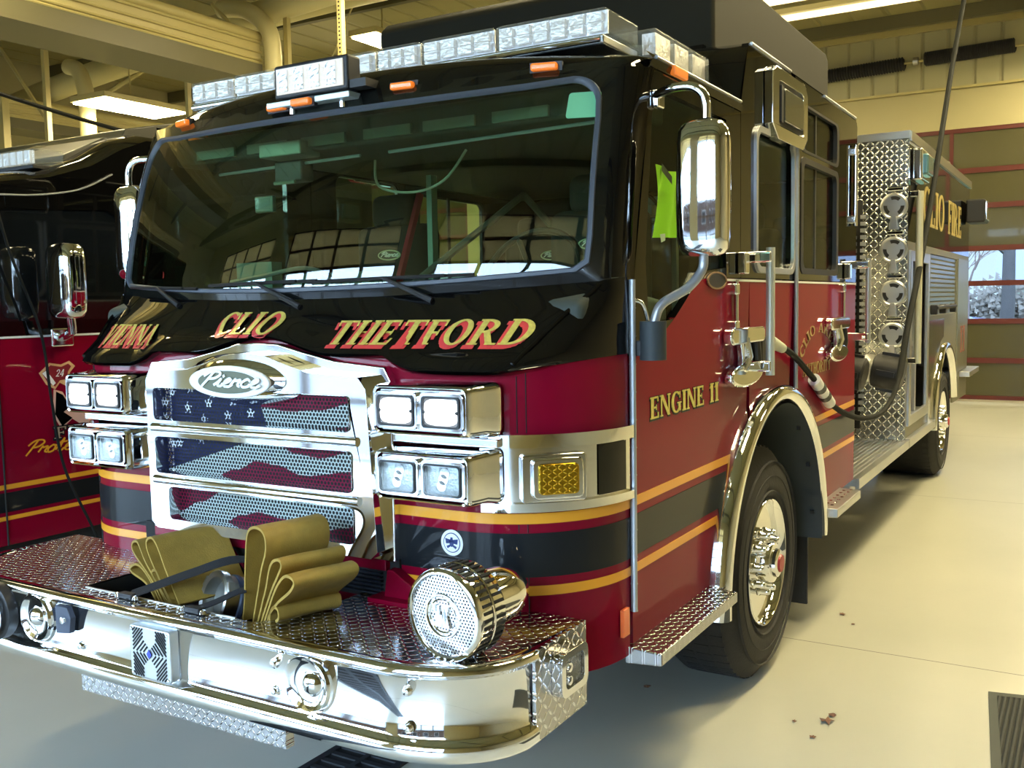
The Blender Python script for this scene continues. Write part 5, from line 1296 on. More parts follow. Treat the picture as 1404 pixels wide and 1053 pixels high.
for s in (1, -1):
    T = lambda a, b, d, s=s: (s*(1.25+d), a, b)
    OLV = BLACK
    sheet('upper_side_panel', [(5.96, 2.30), (10.28, 2.30), (10.28, 3.10), (5.96, 3.10)], [], T, -.02, 0, OLV, BD_)
    sheet('side_top_trim', [(5.96, 3.10), (10.3, 3.10), (10.3, 3.18), (5.96, 3.18)], [], T, -.06, .02, ALU, BD_)
    wa = [(8.30+.74*cos(a), .56+.74*sin(a)) for a in [pi*k/20 for k in range(21)]]
    wa = [(y, z) for y, z in wa if z >= .66]
    sheet('lower_side_skin', [(5.96, .66)]+list(reversed(wa))+[(10.28, .66), (10.28, 2.30), (5.96, 2.30)], [[(6.06, .80), (7.05, .80), (7.05, 2.2), (6.06, 2.2)], [(7.25, 1.66), (9.2, 1.66), (9.2, 2.24), (7.25, 2.24)]], T, -.02, 0, BODYM, BD_)
    sheet('compartment_shutter', [(7.25, 1.66), (9.2, 1.66), (9.2, 2.24), (7.25, 2.24)], [], T, -.03, -.012, ribbed('roller_shutter_slats', (.28, .28, .21), 2, .045, .3, .006, .9, .2), BD_)
    sheet('rear_compartment_door', [(9.25, 1.0), (10.22, 1.0), (10.22, 2.25), (9.25, 2.25)], [], T, 0, .012, SHUT, BD_)
    sheet('compartment_frame', [(6.03, .77), (7.08, .77), (7.08, 2.23), (6.03, 2.23)], [[(6.12, .86), (6.99, .86), (6.99, 2.14), (6.12, 2.14)]], T, -.01, .02, ALU, BD_, bevel=.006)
    MB().box(*sorted((s*.75, s*1.22)), 6.1, 7.0, 1.42, 1.46).box(*sorted((s*.75, s*1.22)), 6.1, 7.0, .80, .84).build('compartment_shelf', ALU, BD_)
    bz('compartment_back', (*sorted((s*.72, s*.76)), 6.0, 7.1, .75, 2.25), UNDER, BD_)
    bz('compartment_post', (*sorted((s*1.20, s*1.24)), 6.5, 6.56, .85, 2.15), SATIN, BD_)
    # fender
    rr = []
    for (r, x) in ((.735, 1.24), (.74, 1.275), (.76, 1.295), (.79, 1.298), (.815, 1.275), (.82, 1.24)):
        rr.append([(s*x, 8.30+r*cos(radians(14)+radians(166)*k/40), .56+r*sin(radians(14)+radians(166)*k/40)) for k in range(41)])
    MB().grid(rr).build('rear_wheel_arch_trim', CHROME, BD_, smooth=True, auto=radians(60))
    sheet('polished_fender_panel', [(7.15, .60), (7.5, .60), (7.54, .9), (7.62, 1.1), (7.75, 1.28), (7.95, 1.40), (8.15, 1.44), (8.15, 1.62), (7.15, 1.62)], [], T, 0, .012, CHROME_S, BD_)
    hdl = MB().tube([T(7.28, 1.74, .05), T(8.7, 1.74, .05)], .02, 8).build('lift_bar', DKPLAST, BD_, smooth=True)
    for y in (7.3, 7.9, 8.68): MB().cbox(T(y, 1.72, .03), (.06, .07, .09)).build('bar_bracket', DKPLAST, hdl, bevel=.01)
    MB().tube([T(6.02, 1.30, .08), T(6.02, 2.70, .08)], .028, 12).build('body_handrail', pbr('pale_handrail', (.6, .6, .48), .4, .4), BD_, smooth=True)
    for z in (1.32, 2.68): MB().cbox(T(6.02, z, .04), (.08, .05, .05)).build('handrail_stanchion', CHROME, BD_, bevel=.01)
    bl = MB().cbox(T(6.30, 2.93, .04), (.09, .42, .26)).build('body_warning_light', CHROME, BD_, bevel=.02)
    MB().cbox(T(6.28, 2.93, .095), (.06, .30, .17)).build('warning_light_lens', pbr('pale_blue_lens', (.10, .22, .25), .15, .3, 1), bl, bevel=.02)
    bl = MB().cbox(T(9.95, 2.80, .12), (.20, .42, .26)).build('rear_scene_light', DKPLAST, BD_, bevel=.02)
    MB().cbox(T(9.95, 2.80, .225), (.02, .36, .20)).build('light_guard', CHROME, bl, bevel=.005)
    bz('rear_step', (*sorted((s*.9, s*1.36)), 9.6, 10.6, .92, .98), ALU, BD_, bevel=.006)
    bz('rub_rail', (*sorted((s*1.25, s*1.29)), 5.97, 7.45, .60, .68), ALU, BD_, bevel=.006)
bz('body_core', (-.72, .72, 5.97, 10.28, .75, 3.05), UNDER, BD_); bz('body_roof', (-1.2, 1.2, 5.97, 10.28, 3.02, 3.08), ALU, BD_); bz('body_rear_wall', (-1.24, 1.24, 10.26, 10.3, .7, 3.1), ALU, BD_)
DG_ = pbr('dull_gold_body_letters', (.45, .36, .12), .5, .2)
text_mesh('body_lettering', 'CLIO', TS, 6.75, 8.1, 2.48, .34, 0, DG_, BD_, .001, .004, label='tall gold lettering on the upper body side')
text_mesh('body_lettering', 'FIRE', TS, 8.4, 9.5, 2.48, .34, 0, DG_, BD_, .001, .004, label='tall gold lettering on the upper body side, rear word')
text_mesh('rear_side_lettering', '11', TS, 9.5, 9.95, 1.2, .3, 0, pbr('rust_red_marking', (.25, .08, .05), .6), BD_, .013, .015)
MB().tube([(1.1, 9.2, 3.18), (1.1, 9.2, 3.3), (1.1, 9.5, 3.32)], .03, 8).build('roof_fitting', BRASSY, BD_, smooth=True)

# ---- cab interior
IN = empty('in', (0, 2, 1.4)); IN.parent = FE; IN.location = Vector((0, 2, 1.4))-Vector((0, 4.8, 0)); IN.name = 'cab_interior'; WLOC['cab_interior'] = Vector((0, 2, 1.4))
MB().prism([(.22, 1.45), (.22, 1.86), (.40, 1.92), (.95, 1.86), (1.0, 1.45)], -1.18, 1.18, lambda a, b, d: (d, a+.0, b)).build('dashboard', INTER, IN, bevel=.03)
bz('overhead_console', (-1.15, 1.15, .62, 1.0, 2.52, 2.64), INTER, IN, bevel=.02)
for x0 in (-.98, -.66, -.34, 0.0, .30, .62): MB().box(x0, x0+.24, .60, .615, 2.535, 2.575).build('overhead_vent', GREENY, IN)
MB().tube([(-.9, .66, 2.47), (-.05, .64, 2.48)], .007, 6).build('grab_wire', SATIN, IN); MB().tube([(.1, .64, 2.48), (1.05, .64, 2.50)], .007, 6).build('grab_wire', SATIN, IN)
bz('cab_headliner', (-1.2, 1.2, .9, 3.9, 2.62, 2.64), INTER, IN)
def seat(x, y, rot=1):
    o = MB().box(x-.24, x+.24, y, y+.16, 1.62, 2.28).build('seat_back', SEAT, IN, bevel=.06)
    MB().box(x-.24, x+.24, y-.45, y+.05, 1.50, 1.64).build('seat_cushion', SEAT, o, bevel=.05)
    MB().box(x-.14, x+.14, y+.01, y+.12, 2.26, 2.44).build('headrest', SEAT, o, bevel=.05)
    e = MB().prism(ell(x, 2.12, .075, .028, 24), 0, .003, lambda a, b, d: (a, y-.002-d, b)).build('seat_emblem', pbr('seat_emblem_cream', (.55, .6, .4), .6) if 'seat_emblem_cream' not in bpy.data.materials else bpy.data.materials['seat_emblem_cream'], o, label='small oval seat emblem')
    MB().prism(ell(x, 2.12, .065, .021, 24), 0, .002, lambda a, b, d: (a, y-.006-d, b)).build('emblem_centre', INTER, e)
    script_mesh('emblem_lettering', 'Pierce', lambda a, b, d: (a, y-.009-d, b), x-.052, 2.112, .05, .024, .005, WHITE, e, 0, .001)
for x, y in ((-.62, 1.55), (.62, 1.45), (-.05, 2.3), (-.75, 3.3), (.7, 3.3)): seat(x, y)
MB().tube([(-.42, 1.56, 2.42), (-.38, 1.30, 1.95), (-.44, 1.2, 1.66)], .022, 6).build('red_seat_belt', pbr('red_webbing', (.5, .03, .06), .7), IN)
# steering wheel, tablets, racks, radio shelf
M_ = Matrix.Translation((.62, .88, 1.96)) @ Matrix.Rotation(radians(62), 4, 'X')
stw = MB(); stw.tube([M_ @ Vector((.22*cos(2*pi*k/32), .22*sin(2*pi*k/32), 0)) for k in range(33)], .014, 8, False)
for a in (0, 2.1, 4.2): stw.tube([M_ @ Vector((0, 0, -.03)), M_ @ Vector((.22*cos(a), .22*sin(a), 0))], .012, 6)
stw.build('steering_wheel', DKPLAST, IN, smooth=True)
MB().tube([(.62, .90, 1.95), (.62, .65, 1.65)], .03, 8).build('steering_column', DKPLAST, IN)
mb = MB(); mb.tube(smooth_path([Vector(p) for p in ((-.95, .75, 1.98), (-.7, .7, 2.0), (-.45, .72, 2.03), (-.36, .8, 1.98), (-.33, .85, 1.9))], 6), .010, 6); mb.build('mounting_arm', SATIN, IN, smooth=True)
bz('radio_panel', (-.85, -.25, 1.05, 1.12, 1.93, 2.02), pbr('radio_panel_green_grey', (.12, .17, .15), .4), IN)
mb = MB(); [mb.box(-.80+k*.06, -.76+k*.06, 1.03, 1.05, 1.96, 1.99) for k in range(9)]; mb.build('radio_buttons', GREENY, IN)
bz('side_equipment_rack', (-1.12, -.88, .95, 1.02, 1.75, 2.08), pbr('pale_green_rack', (.22, .32, .27), .5), IN)
cp = bz('centre_post', (-.30, -.27, 1.45, 1.50, 1.7, 2.50), pbr('pale_post', (.30, .42, .36), .5), IN)
# equipment frame, right side
PALE = pbr('pale_rack_metal', (.30, .34, .28), .4, .3)
mb = MB().box(.30, .325, 1.9, 1.93, 1.6, 2.35).box(.82, .845, 1.9, 1.93, 1.6, 2.35).box(.30, .845, 1.9, 1.93, 2.325, 2.36).box(.32, .83, 1.88, 1.95, 2.24, 2.255); mb.build('equipment_rack', PALE, IN)
bz('rack_device', (.42, .74, 1.86, 1.98, 2.265, 2.32), PALE, IN, bevel=.008); bz('device_label', (.55, .58, 1.855, 1.862, 2.28, 2.30), DKPLAST, IN)
MB().tube(smooth_path([Vector(p) for p in ((.36, 1.85, 2.26), (.44, 1.8, 2.36), (.58, 1.8, 2.38), (.74, 1.8, 2.36), (.80, 1.84, 2.27))], 5), .008, 6).build('device_cable', CABLE, IN)
MB().tube([(.0, 1.9, 2.42), (-.22, 1.2, 1.95)], .018, 6).build('brace_tube', INTGREY, IN); MB().tube([(0, 1.9, 2.42), (.22, 2.5, 1.9)], .018, 6).build('brace_tube', INTGREY, IN)
MB().tube(smooth_path([Vector(p) for p in ((-.26, 1.0, 2.52), (-.24, 1.0, 2.40), (-.05, 1.0, 2.36), (.12, 1.0, 2.40), (.24, 1.0, 2.52))], 6), .006, 6).build('hanging_cord', pbr('pale_cord', (.5, .5, .42), .6), IN)
cmh = bz('camera_housing', (-.52, -.36, .62, .70, 2.40, 2.49), DKPLAST, IN, bevel=.01)
bz('camera_mount', (-.54, -.30, .55, .68, 2.50, 2.56), PALE, cmh, bevel=.008); MB().tube([(-.50, .60, 2.395), (-.38, .60, 2.395)], .008, 6).build('camera_bail', PALE, cmh)
lm = bz('dome_lamp', (-.98, -.86, .95, .98, 2.32, 2.40), PALE, IN, bevel=.008); bz('dome_lens', (-.965, -.875, .94, .952, 2.333, 2.388), CLEARBAR, lm)
MB().tube(smooth_path([Vector(p) for p in ((.93, .9, 2.5), (.98, .9, 2.3), (1.04, .85, 2.1), (1.05, .75, 1.95), (1.07, .6, 1.9))], 6), .016, 6).build('black_hose_lead', DKPLAST, IN, smooth=True)
for (p, q_) in (((.92, .88, 2.44), (.925, .88, 2.48)), ((.99, .86, 2.22), (1.0, .85, 2.25)), ((1.06, .62, 1.92), (1.06, .62, 1.96))): MB().tube([p, q_], .014, 8).build('lead_marker', pbr('yellow_marker', (.7, .7, .05), .5), IN)
bz('interior_duct', (-.16, .10, 2.9, 3.2, 1.6, 2.5), INTGREY, IN, bevel=.03)

# ---- hi-vis vest hanging by the driver window
vs = empty('safety_vest', (1.1, .93, 2.1), 'lime green high visibility vest with orange edge hanging inside the front door window', 'vest')
rows = []
for j in range(13):
    z = 2.355-.255*j/12; row = []
    for i in range(17):
        t = i/16; y = .80+.25*t+(-.02+.03*t)*(j/12); row.append((1.195+.012*sin(t*11+j*.3), y, z-(.012*sin(t*3) if j == 0 else 0)-.03*(1-t)*(j/12)*.4))
    rows.append(row)
MB().grid(rows).build('vest_panel', VEST, vs, smooth=True)
MB().grid([[(1.21, y, 2.345-.08*k) for y in (1.035, 1.062)] for k in range(3)]).build('orange_edge', ORANGE, vs)
MB().grid([[(1.212, .82+.05*k, 2.33-.02*k+.03*m) for m in (0, 1)] for k in range(3)]).build('dark_collar_mark', DKPLAST, vs)
MB().grid([[(1.212, .80, 2.10), (1.212, .85, 2.105)], [(1.212, .81, 2.07), (1.212, .85, 2.08)]]).build('white_tag', WHITE, vs)

# ================================================================== HOSES on the bumper
def hose(path, base, wd, Lw, nm, label, th=.0045):
    o_ = Vector(base); w = Vector((wd[0], wd[1], 0)).normalized(); p = Vector((w.y, -w.x, 0))
    pp = smooth_path([Vector(q) for q in path], 4)
    top = []; bot = []
    for i in range(len(pp)):
        t = (pp[min(i+1, len(pp)-1)]-pp[max(i-1, 0)]); t = t.normalized() if t.length > 0 else Vector((1, 0)); n = Vector((-t.y, t.x))*th
        top.append(pp[i]+n); bot.append(pp[i]-n)
    mb = MB(); rows = []
    for k in range(7):
        f = k/6
        P3 = lambda q: tuple(o_+p*(q.x+.006*sin(f*5+q.y*9))+w*(Lw*f)+Vector((0, 0, q.y+.010*f*(q.y-.85)*3)))
        rows.append([P3(q) for q in top]+[P3(q) for q in reversed(bot)])
    mb.grid(rows, closed=True); m = len(rows[0]); n = len(pp)
    for r0 in (0, 6*m):
        for i in range(n-1): mb.f.append((r0+i, r0+i+1, r0+m-2-i, r0+m-1-i)); mb.m.append(0)
    o = mb.build(nm, HOSE, None, smooth=True, auto=radians(60)); tag(o, label, 'fire hose'); return o
h2p = [(-.028, .822), (-.006, .907), (.01, 1.0), (.041, 1.117), (.09, 1.153), (.153, 1.155), (.181, 1.131), (.177, 1.088), (.138, 1.026), (.11, .966), (.053, .834), (.070, .826), (.086, .839), (.131, .916), (.168, .978), (.197, 1.038), (.23, 1.071), (.272, 1.082), (.285, 1.064), (.25, 1.023), (.197, .963), (.114, .846), (.126, .838), (.137, .852), (.173, .904), (.234, .983), (.297, 1.035), (.344, 1.044), (.367, 1.03), (.334, .997), (.255, .95), (.195, .905), (.168, .872), (.180, .868), (.186, .895), (.211, .921), (.243, .921), (.246, .895), (.225, .880)]
hose(h2p, (.2, -.33, 0), (.35, .94), .22, 'folded_hose', 'taller right-hand yellow flat hose, folded upright in loops on the bumper')
h1p = [(-.075, .817), (-.169, .866), (-.298, .878), (-.315, .895), (-.258, .918), (-.195, .913), (-.12, .88), (-.044, .824), (-.030, .818), (-.021, .829), (-.119, .893), (-.254, .950), (-.287, .976), (-.272, .999), (-.23, 1.007), (-.201, .982), (-.166, .948), (-.094, .904), (.009, .835), (.018, .830), (.024, .839), (-.045, .878), (-.102, .909), (-.1, .924), (-.068, .93), (-.027, .9), (.045, .838), (.054, .832), (.06, .841), (-.041, .909), (-.124, .978), (-.142, 1.017), (-.116, 1.039), (-.077, 1.044), (-.035, 1.018), (.023, .951), (.127, .85)]
hose(h1p, (-.2, -.33, 0), (.3, .95), .26, 'folded_hose', 'lower left-hand yellow flat hose folded in loops on the bumper under a strap')
hz = empty('nozzle_coupling', (.0, -.22, .80), 'silver round hose coupling lying in the well between the two yellow hoses', 'coupling')
M_ = Matrix.Translation((.02, -.27, .855)) @ Matrix.Rotation(radians(-18), 4, 'Z') @ Matrix.Rotation(radians(72), 4, 'X')
MB().lathe([(.06, -.10), (.085, -.08), (.085, .0), (.098, .005), (.098, .03), (.090, .035), (.075, .03), (.070, .0), (.068, -.04), (.06, -.05)], M_, 36, True).build('coupling_body', BRASSY, hz, smooth=True, auto=radians(40))
for k in range(3):
    MB().cbox((0, 0, 0), (.03, .024, .03), None) ; m_ = M_ @ Matrix.Rotation(k*2.1+.6, 4, 'Z'); MB().box(.088, .108, -.02, .02, .0, .03, m_).build('coupling_lug', BRASSY, hz, bevel=.004)
MB().lathe([(.070, -.01), (.04, -.012), (.001, -.012)], M_, 30).build('coupling_face', pbr('grey_cast_face', (.35, .36, .33), .4, .8), hz)
MB().lathe([(.086, -.05), (.090, -.045), (.090, -.03), (.086, -.025)], M_, 36, True).build('blue_gasket_ring', pbr('blue_grey_ring', (.10, .13, .22), .4), hz, smooth=True)
def strap(pts, w, label):
    t = empty('hose_strap', pts[0], label, 'strap')
    pp = smooth_path([Vector(p) for p in pts], 6); a = []; b = []
    for i, p in enumerate(pp):
        d = (pp[min(i+1, len(pp)-1)]-pp[max(i-1, 0)]).normalized(); s_ = d.cross(Vector((0, -.3, 1))).normalized()*w/2; nn = s_.cross(d).normalized()*.002
        a.append((p-s_+nn, p+s_+nn, p+s_-nn, p-s_-nn))
    MB().grid([list(q) for q in a], closed=True).build('webbing', STRAP, t, smooth=True, auto=radians(40))
    p = Vector(pts[0]); MB().cbox((p.x, p.y-.005, p.z), (.07, .03, .02)).build('buckle', DKPLAST, t, bevel=.004)
    for dx in (-.045, .045): MB().lathe([(.001, .014), (.010, .010), (.012, 0)], Matrix.Translation((p.x+dx, p.y-.01, p.z-.006)), 12).build('buckle_bolt', CHROME, t, smooth=True)
strap([(-.235, -.445, .882), (-.15, -.40, .915), (-.05, -.33, .955), (.06, -.22, .99), (.12, -.06, .93), (.14, -.015, .885)], .060, 'black webbing strap pulled over the left yellow hose')
strap([(.095, -.445, .882), (.14, -.40, .90), (.185, -.345, .925), (.205, -.325, .93)], .035, 'short black webbing strap from the bumper edge to the right yellow hose')
# shore power cable with plug
sh = empty('shore_power_cable', (1.32, 3.8, 1.1), 'thick dark power cable hanging from the ceiling to the cab side, with banded white connector', 'cable')
pts = [(1.32, 8.9, 5.05), (1.32, 7.85, 3.98), (1.33, 6.7, 2.75), (1.335, 5.98, 2.05), (1.34, 5.45, 1.62), (1.36, 4.95, 1.24), (1.36, 4.40, 1.08), (1.34, 3.83, 1.09), (1.31, 3.4, 1.17), (1.29, 3.13, 1.255)]
MB().tube([(1.32, 8.9, 5.05), (1.6, 11.0, WH)], .02, 8).build('upper_cable', CABLE, sh, smooth=True)
MB().tube(smooth_path([Vector(p) for p in pts], 8), [.024 if i < 40 else .017 for i in range(73)], 10).build('cable_run', CABLE, sh, smooth=True)
a, b = Vector((1.29, 3.13, 1.255)), Vector((1.285, 2.79, 1.415))
pg = MB().tube([a, b], .034, 16).build('inline_connector', WHITE, sh, smooth=True, auto=radians(40), label='white connector with black bands')
for t in (.28, .62): MB().tube([a.lerp(b, t), a.lerp(b, t+.14)], .036, 16).build('black_band', DKPLAST, pg, smooth=True)
MB().tube(smooth_path([b, Vector((1.28, 2.5, 1.53)), Vector((1.28, 2.25, 1.605)), Vector((1.28, 2.12, 1.62))], 6), .016, 8).build('lead_end', CABLE, sh, smooth=True)
MB().tube([(1.285, 2.16, 1.615), (1.275, 1.98, 1.66)], [.024, .03], 12).build('plug_body', pbr('pale_plug', (.6, .62, .5), .4), sh, smooth=True)
MB().cbox((1.262, 1.93, 1.60), (.03, .14, .16)).build('power_inlet_cover', DKPLAST, FE, bevel=.01)
hk = bz('hanging_bracket', (1.10, 1.2, 4.15, 4.3, .48, .62), BRASSY, FE, bevel=.01)
# cable hanging before the second engine
o = MB().tube(smooth_path([Vector(p) for p in ((-3.05, .55, 4.2), (-3.04, .80, 3.0), (-3.04, .945, 2.286), (-3.03, 1.124, 1.753), (-3.02, 1.17, 1.3), (-3.0, 1.22, .865), (-2.95, 1.384, .404), (-2.9, 1.5, .02))], 8), .009, 8).build('hanging_cable', CABLE, smooth=True)
tag(o, 'thin dark cable hanging down in front of the second engine at far left', 'cable')

# ================================================================== SECOND ENGINE
F2 = empty('fire_engine', (-4.35, 4.5, 0), 'red and black fire engine at the left edge, numbered 24 on its axe emblem', 'fire engine')
XS = -3.10
T2 = lambda a, b, d: (XS+d, a, b)
sheet('side_skin', [(-.5, .43), (4.5, .43), (4.5, 1.69), (-.5, 1.69)], [], T2, -.03, 0, RED, F2)
w2 = [(.2, 1.80), (1.9, 1.80), (1.9, 2.40), (1.7, 2.52), (.5, 2.45), (.25, 2.2)]
sheet('upper_side_skin', [(-.6, 1.70), (4.5, 1.70), (4.5, 3.02), (2.05, 3.02), (1.85, 2.94), (1.6, 2.80), (1.3, 2.70), (.9, 2.63), (-.6, 2.60)], [w2], T2, -.03, 0, BLACK, F2)
sheet('side_glass', w2, [], T2, -.02, -.015, pbr('dark_side_glass', (.006, .008, .01), .05, 0, 1), F2)
sheet('white_pinstripe', [(-.5, 1.695), (4.5, 1.695), (4.5, 1.708), (-.5, 1.708)], [], T2, 0, .004, WHITE, F2)
sheet('upper_stripe', [(-.5, .775), (4.5, .775), (4.5, .805), (-.5, .805)], [], T2, 0, .003, STRIPE_Y, F2)
sheet('dark_stripe_band', [(-.5, .635), (4.5, .635), (4.5, .755), (-.5, .755)], [], T2, 0, .003, STRIPE_K, F2)
sheet('lower_stripe', [(-.5, .585), (4.5, .585), (4.5, .610), (-.5, .610)], [], T2, 0, .003, STRIPE_Y, F2)
MB().tube([T2(.88, .43, .004), T2(.88, 1.69, .004)], .006, 6).build('door_gap', UNDER, F2)
rr = []
for (x, dz) in ((XS, 0), (XS-.06, .035), (XS-.2, .06), (XS-1.2, .09)): rr.append([(x, y, z+dz) for y, z in ((-.6, 2.60), (.9, 2.63), (1.3, 2.70), (1.6, 2.80), (1.85, 2.94), (2.05, 3.02), (4.5, 3.02))])
MB().grid(rr).build('roof', BLACK, F2, smooth=True)
MB().tube(smooth_path([Vector(T2(a, b, .012)) for a, b in ((.9, 2.56), (1.2, 2.58), (1.5, 2.64), (1.75, 2.76))], 5), .006, 6).build('roof_moulding', SATIN, F2)
bz('cab_front', (XS-2.5, XS-.01, -.6, -.5, .43, 2.6), BLACK, F2); bz('cab_rear', (XS-2.5, XS-.02, 4.4, 4.5, .43, 3.0), BLACK, F2); bz('far_side', (XS-2.5, XS-2.46, -.6, 4.5, .43, 2.6), RED, F2)
bz('underbody', (XS-2.3, XS-.1, -.4, 4.4, .25, .45), UNDER, F2)
rb = MB().prism([(1.57, 2.76), (1.60, 2.90), (1.93, 3.06), (1.98, 3.03), (2.05, 3.03), (2.10, 3.14), (2.9, 3.33), (3.9, 3.40), (3.9, 2.95), (1.9, 2.85)], XS-1.9, XS-.28, lambda a, b, d: (d, a, b)).build('roof_air_deflector', pbr('olive_black_fairing', (.035, .034, .02), .3, 0, .6), F2, bevel=.01)
for s_ in (-3.9, ):
    L2 = empty('l2', (-4.3, 1.15, 2.78)); L2.parent = F2; L2.location = Vector((-4.3, 1.15, 2.78))-Vector((-4.35, 4.5, 0)); L2.name = 'roof_lightbar'; WLOC['roof_lightbar.001'] = Vector((-4.3, 1.15, 2.78)); WLOC[L2.name] = Vector((-4.3, 1.15, 2.78))
for k in range(4): 
    x1 = XS-.16-k*.42
    o = MB().box(x1-.41, x1, 1.30, 1.52, 2.785, 2.900).build('light_module', CLEARBAR, L2, bevel=.015)
    mb = MB()
    for j in range(5): mb.box(x1-.39+j*.075, x1-.33+j*.075, 1.295, 1.33, 2.805, 2.885)
    mb.build('led_block', LEDDIM, o)
bz('lightbar_base', (XS-1.9, XS-.14, 1.28, 1.54, 2.765, 2.79), DKPLAST, L2, bevel=.005); bz('mounting_foot', (XS-.42, XS-.36, 1.3, 1.4, 2.70, 2.77), CHROME, L2)
MXO, MYO = 0., .395
# mirror of the second engine
hd = MB(); rr = []
for (z, kx, ky) in ((1.80, .5, .4), (1.81, .8, .75), (1.84, .95, .95), (1.9, 1, 1), (2.12, 1, 1), (2.17, .93, .92), (2.195, .75, .7), (2.20, .4, .4)):
    rr.append([(-2.87+MXO+.125*kx*(abs(cos(t))**.6)*(1 if cos(t) > 0 else -1)-.0, .82+MYO+.085*ky*(abs(sin(t))**.6)*(1 if sin(t) > 0 else -1), z) for t in [2*pi*k/28 for k in range(28)]])
rr = [[(x, y, z*1.15-.26) for x, y, z in r] for r in rr]
hd.grid(rr, closed=True); n = len(hd.v); hd.f += [tuple(range(28))[::-1], tuple(range(n-28, n))]; hd.m += [0, 0]
m2 = hd.build('mirror', CHROME, F2, smooth=True, auto=radians(60))
MB().tube([(-2.87, 1.23, 1.83), (-2.89, 1.25, 1.73), (-3.03, 1.28, 1.69)], .028, 10).build('mirror_arm', CHROME, m2, smooth=True)
MB().cbox((-3.07, 1.29, 1.69), (.06, .16, .12)).build('arm_bracket', CHROME, m2, bevel=.015)
# decals
axe = sheet('axe_emblem', [(1.145, 1.47), (1.19, 1.395), (1.25, 1.36), (1.285, 1.40), (1.33, 1.375), (1.42, 1.28), (1.46, 1.32), (1.36, 1.42), (1.36, 1.46), (1.40, 1.50), (1.36, 1.535), (1.30, 1.515), (1.22, 1.53)], [], T2, .003, .005, pbr('gold_outline', (.7, .42, .2), .5), F2, label='axe emblem numbered 24')
sheet('axe_head', [(1.165, 1.467), (1.20, 1.405), (1.25, 1.378), (1.285, 1.415), (1.335, 1.42), (1.345, 1.465), (1.37, 1.50), (1.35, 1.518), (1.30, 1.50), (1.225, 1.515)], [], T2, .0055, .0065, pbr('axe_dark_red', (.22, .01, .02), .4), axe)
sheet('axe_blade', [(1.165, 1.467), (1.235, 1.385), (1.255, 1.40), (1.195, 1.485)], [], T2, .007, .008, WHITE, axe)
text_mesh('axe_number', '24', T2, 1.255, 1.325, 1.44, .045, .3, WHITE, axe, .007, .008, label='number 24')
mal = sheet('maltese_cross_emblem', [(1.240, 1.36), (1.300, 1.34), (1.350, 1.26), (1.500, 1.36), (1.520, 1.05), (1.360, 1.16), (1.280, 1.10), (1.225, 1.20)], [], T2, .003, .004, pbr('cross_outline', (.75, .45, .35), .5), F2, label='dark cross emblem with pale outline')
sheet('cross_field', [(1.255, 1.345), (1.300, 1.32), (1.350, 1.24), (1.300, 1.21), (1.360, 1.165), (1.285, 1.12), (1.240, 1.20)], [], T2, .005, .006, BLACK, mal)
o = text_mesh('emblem_lettering', 'FIRE', T2, 1.225, 1.62, 1.045, .072, 0, pbr('dull_silver_gold', (.55, .42, .30), .4, .4), F2, .005, .007, label='lettering starting FI')
text_mesh('lettering_shadow', 'FIRE', T2, 1.225, 1.62, 1.040, .078, 0, STRIPE_K, o, .003, .004, grow=.008)
script_mesh('script_lettering', 'Protecting', T2, 1.02, .965, .165, .085, .010, STRIPE_Y, F2, .003, .005, label='gold handwritten lettering reading Protecting')
sheet('red_window_sticker', ell(2.1, 2.10, .045, .04, 12), [], T2, .002, .004, pbr('pink_red_sticker', (.7, .05, .12), .5), F2)
for y in (1.0,):
    wheel('front_wheel', -XS-.05, -.05+4.0, -1, F2) if False else None

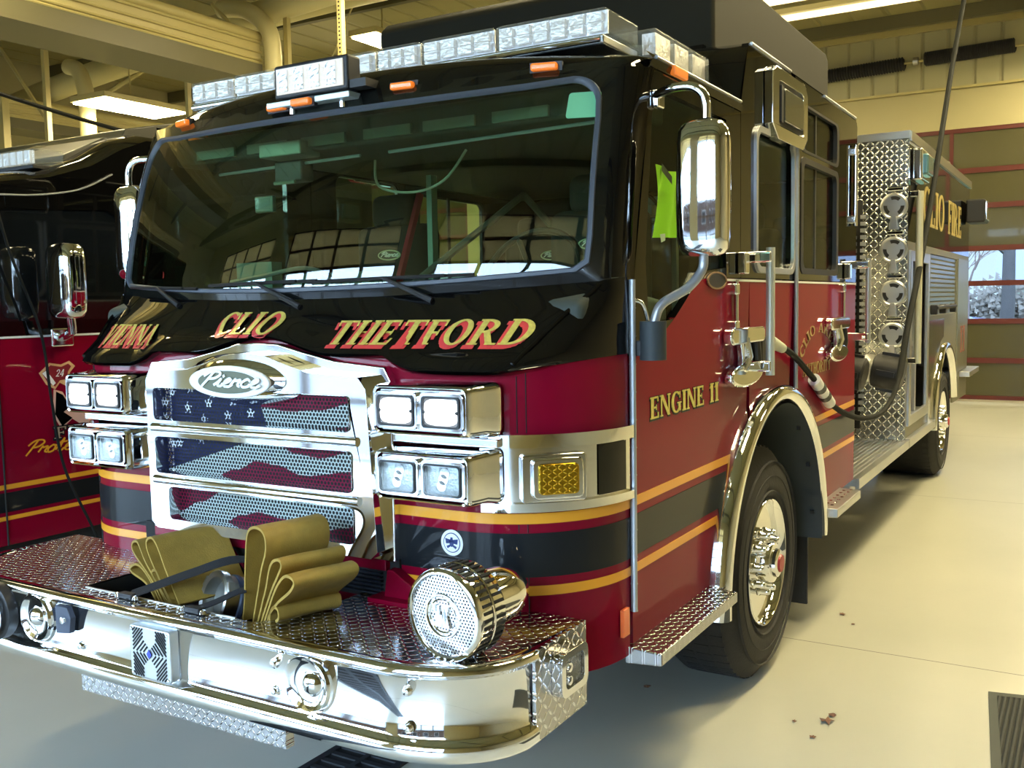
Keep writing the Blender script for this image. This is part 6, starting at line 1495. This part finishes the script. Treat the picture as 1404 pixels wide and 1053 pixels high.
# ================================================================== LIGHT
W = bpy.data.worlds.new('world'); SC.world = W; W.use_nodes = True
nt = W.node_tree; nt.nodes.clear(); wo = nt.nodes.new('ShaderNodeOutputWorld'); bg = nt.nodes.new('ShaderNodeBackground')
tc = nt.nodes.new('ShaderNodeTexCoord'); sp = nt.nodes.new('ShaderNodeSeparateXYZ'); L(nt, tc.outputs['Generated'], sp.inputs[0])
cr = nt.nodes.new('ShaderNodeValToRGB'); cr.color_ramp.elements[0].position = .48; cr.color_ramp.elements[0].color = (.58, .79, 1., 1); cr.color_ramp.elements[1].position = .75; cr.color_ramp.elements[1].color = (.5, .7, 1, 1)
z_ = M2(nt, 'ADD', M2(nt, 'MULTIPLY', sp.outputs[2], .5), .5); L(nt, z_, cr.inputs[0]); L(nt, cr.outputs[0], bg.inputs[0]); bg.inputs[1].default_value = 15.0
st = M2(nt, 'MULTIPLY_ADD', M2(nt, 'MINIMUM', M2(nt, 'MAXIMUM', M2(nt, 'MULTIPLY_ADD', sp.outputs[1], -1.4, .4), 0.), 1.), 12.3, .75); L(nt, st, bg.inputs[1])
L(nt, bg.outputs[0], wo.inputs[0])
def portal(x0, x1, y, z0, z1, face):
    l = bpy.data.lights.new('window_portal', 'AREA'); l.shape = 'RECTANGLE'; l.size = x1-x0; l.size_y = z1-z0; l.cycles.is_portal = True
    o = bpy.data.objects.new('window_portal', l); COL.objects.link(o); o.location = ((x0+x1)/2, y, (z0+z1)/2)
    o.rotation_euler = (radians(90)*(1 if face > 0 else -1), 0, 0)
for a, b in FD: portal(a, b, WY0-.3, .05, 4.5, 1)
portal(-3.55, 4.3, WY1+.3, 1.4, 2.65, -1)
sl_ = bpy.data.lights.new('sun', 'SUN'); sl_.energy = 2.2; sl_.angle = radians(1); sl_.color = (1, .97, .92)
so = bpy.data.objects.new('sun', sl_); COL.objects.link(so); so.rotation_euler = Vector((-.15, .30, -1)).to_track_quat('-Z', 'Y').to_euler() if False else Vector((.1, -.35, -1)).to_track_quat('-Z', 'Y').to_euler()
SC.view_settings.view_transform = 'Standard'; SC.view_settings.look = 'None'; SC.view_settings.gamma = 1; SC.view_settings.use_curve_mapping = False
SC.view_settings.exposure = 0.92
SC.cycles.max_bounces = 8; SC.cycles.diffuse_bounces = 3; SC.cycles.glossy_bounces = 5; SC.cycles.transparent_max_bounces = 16
SC.cycles.sample_clamp_indirect = 8; SC.cycles.use_denoising = True; SC.cycles.caustics_reflective = False
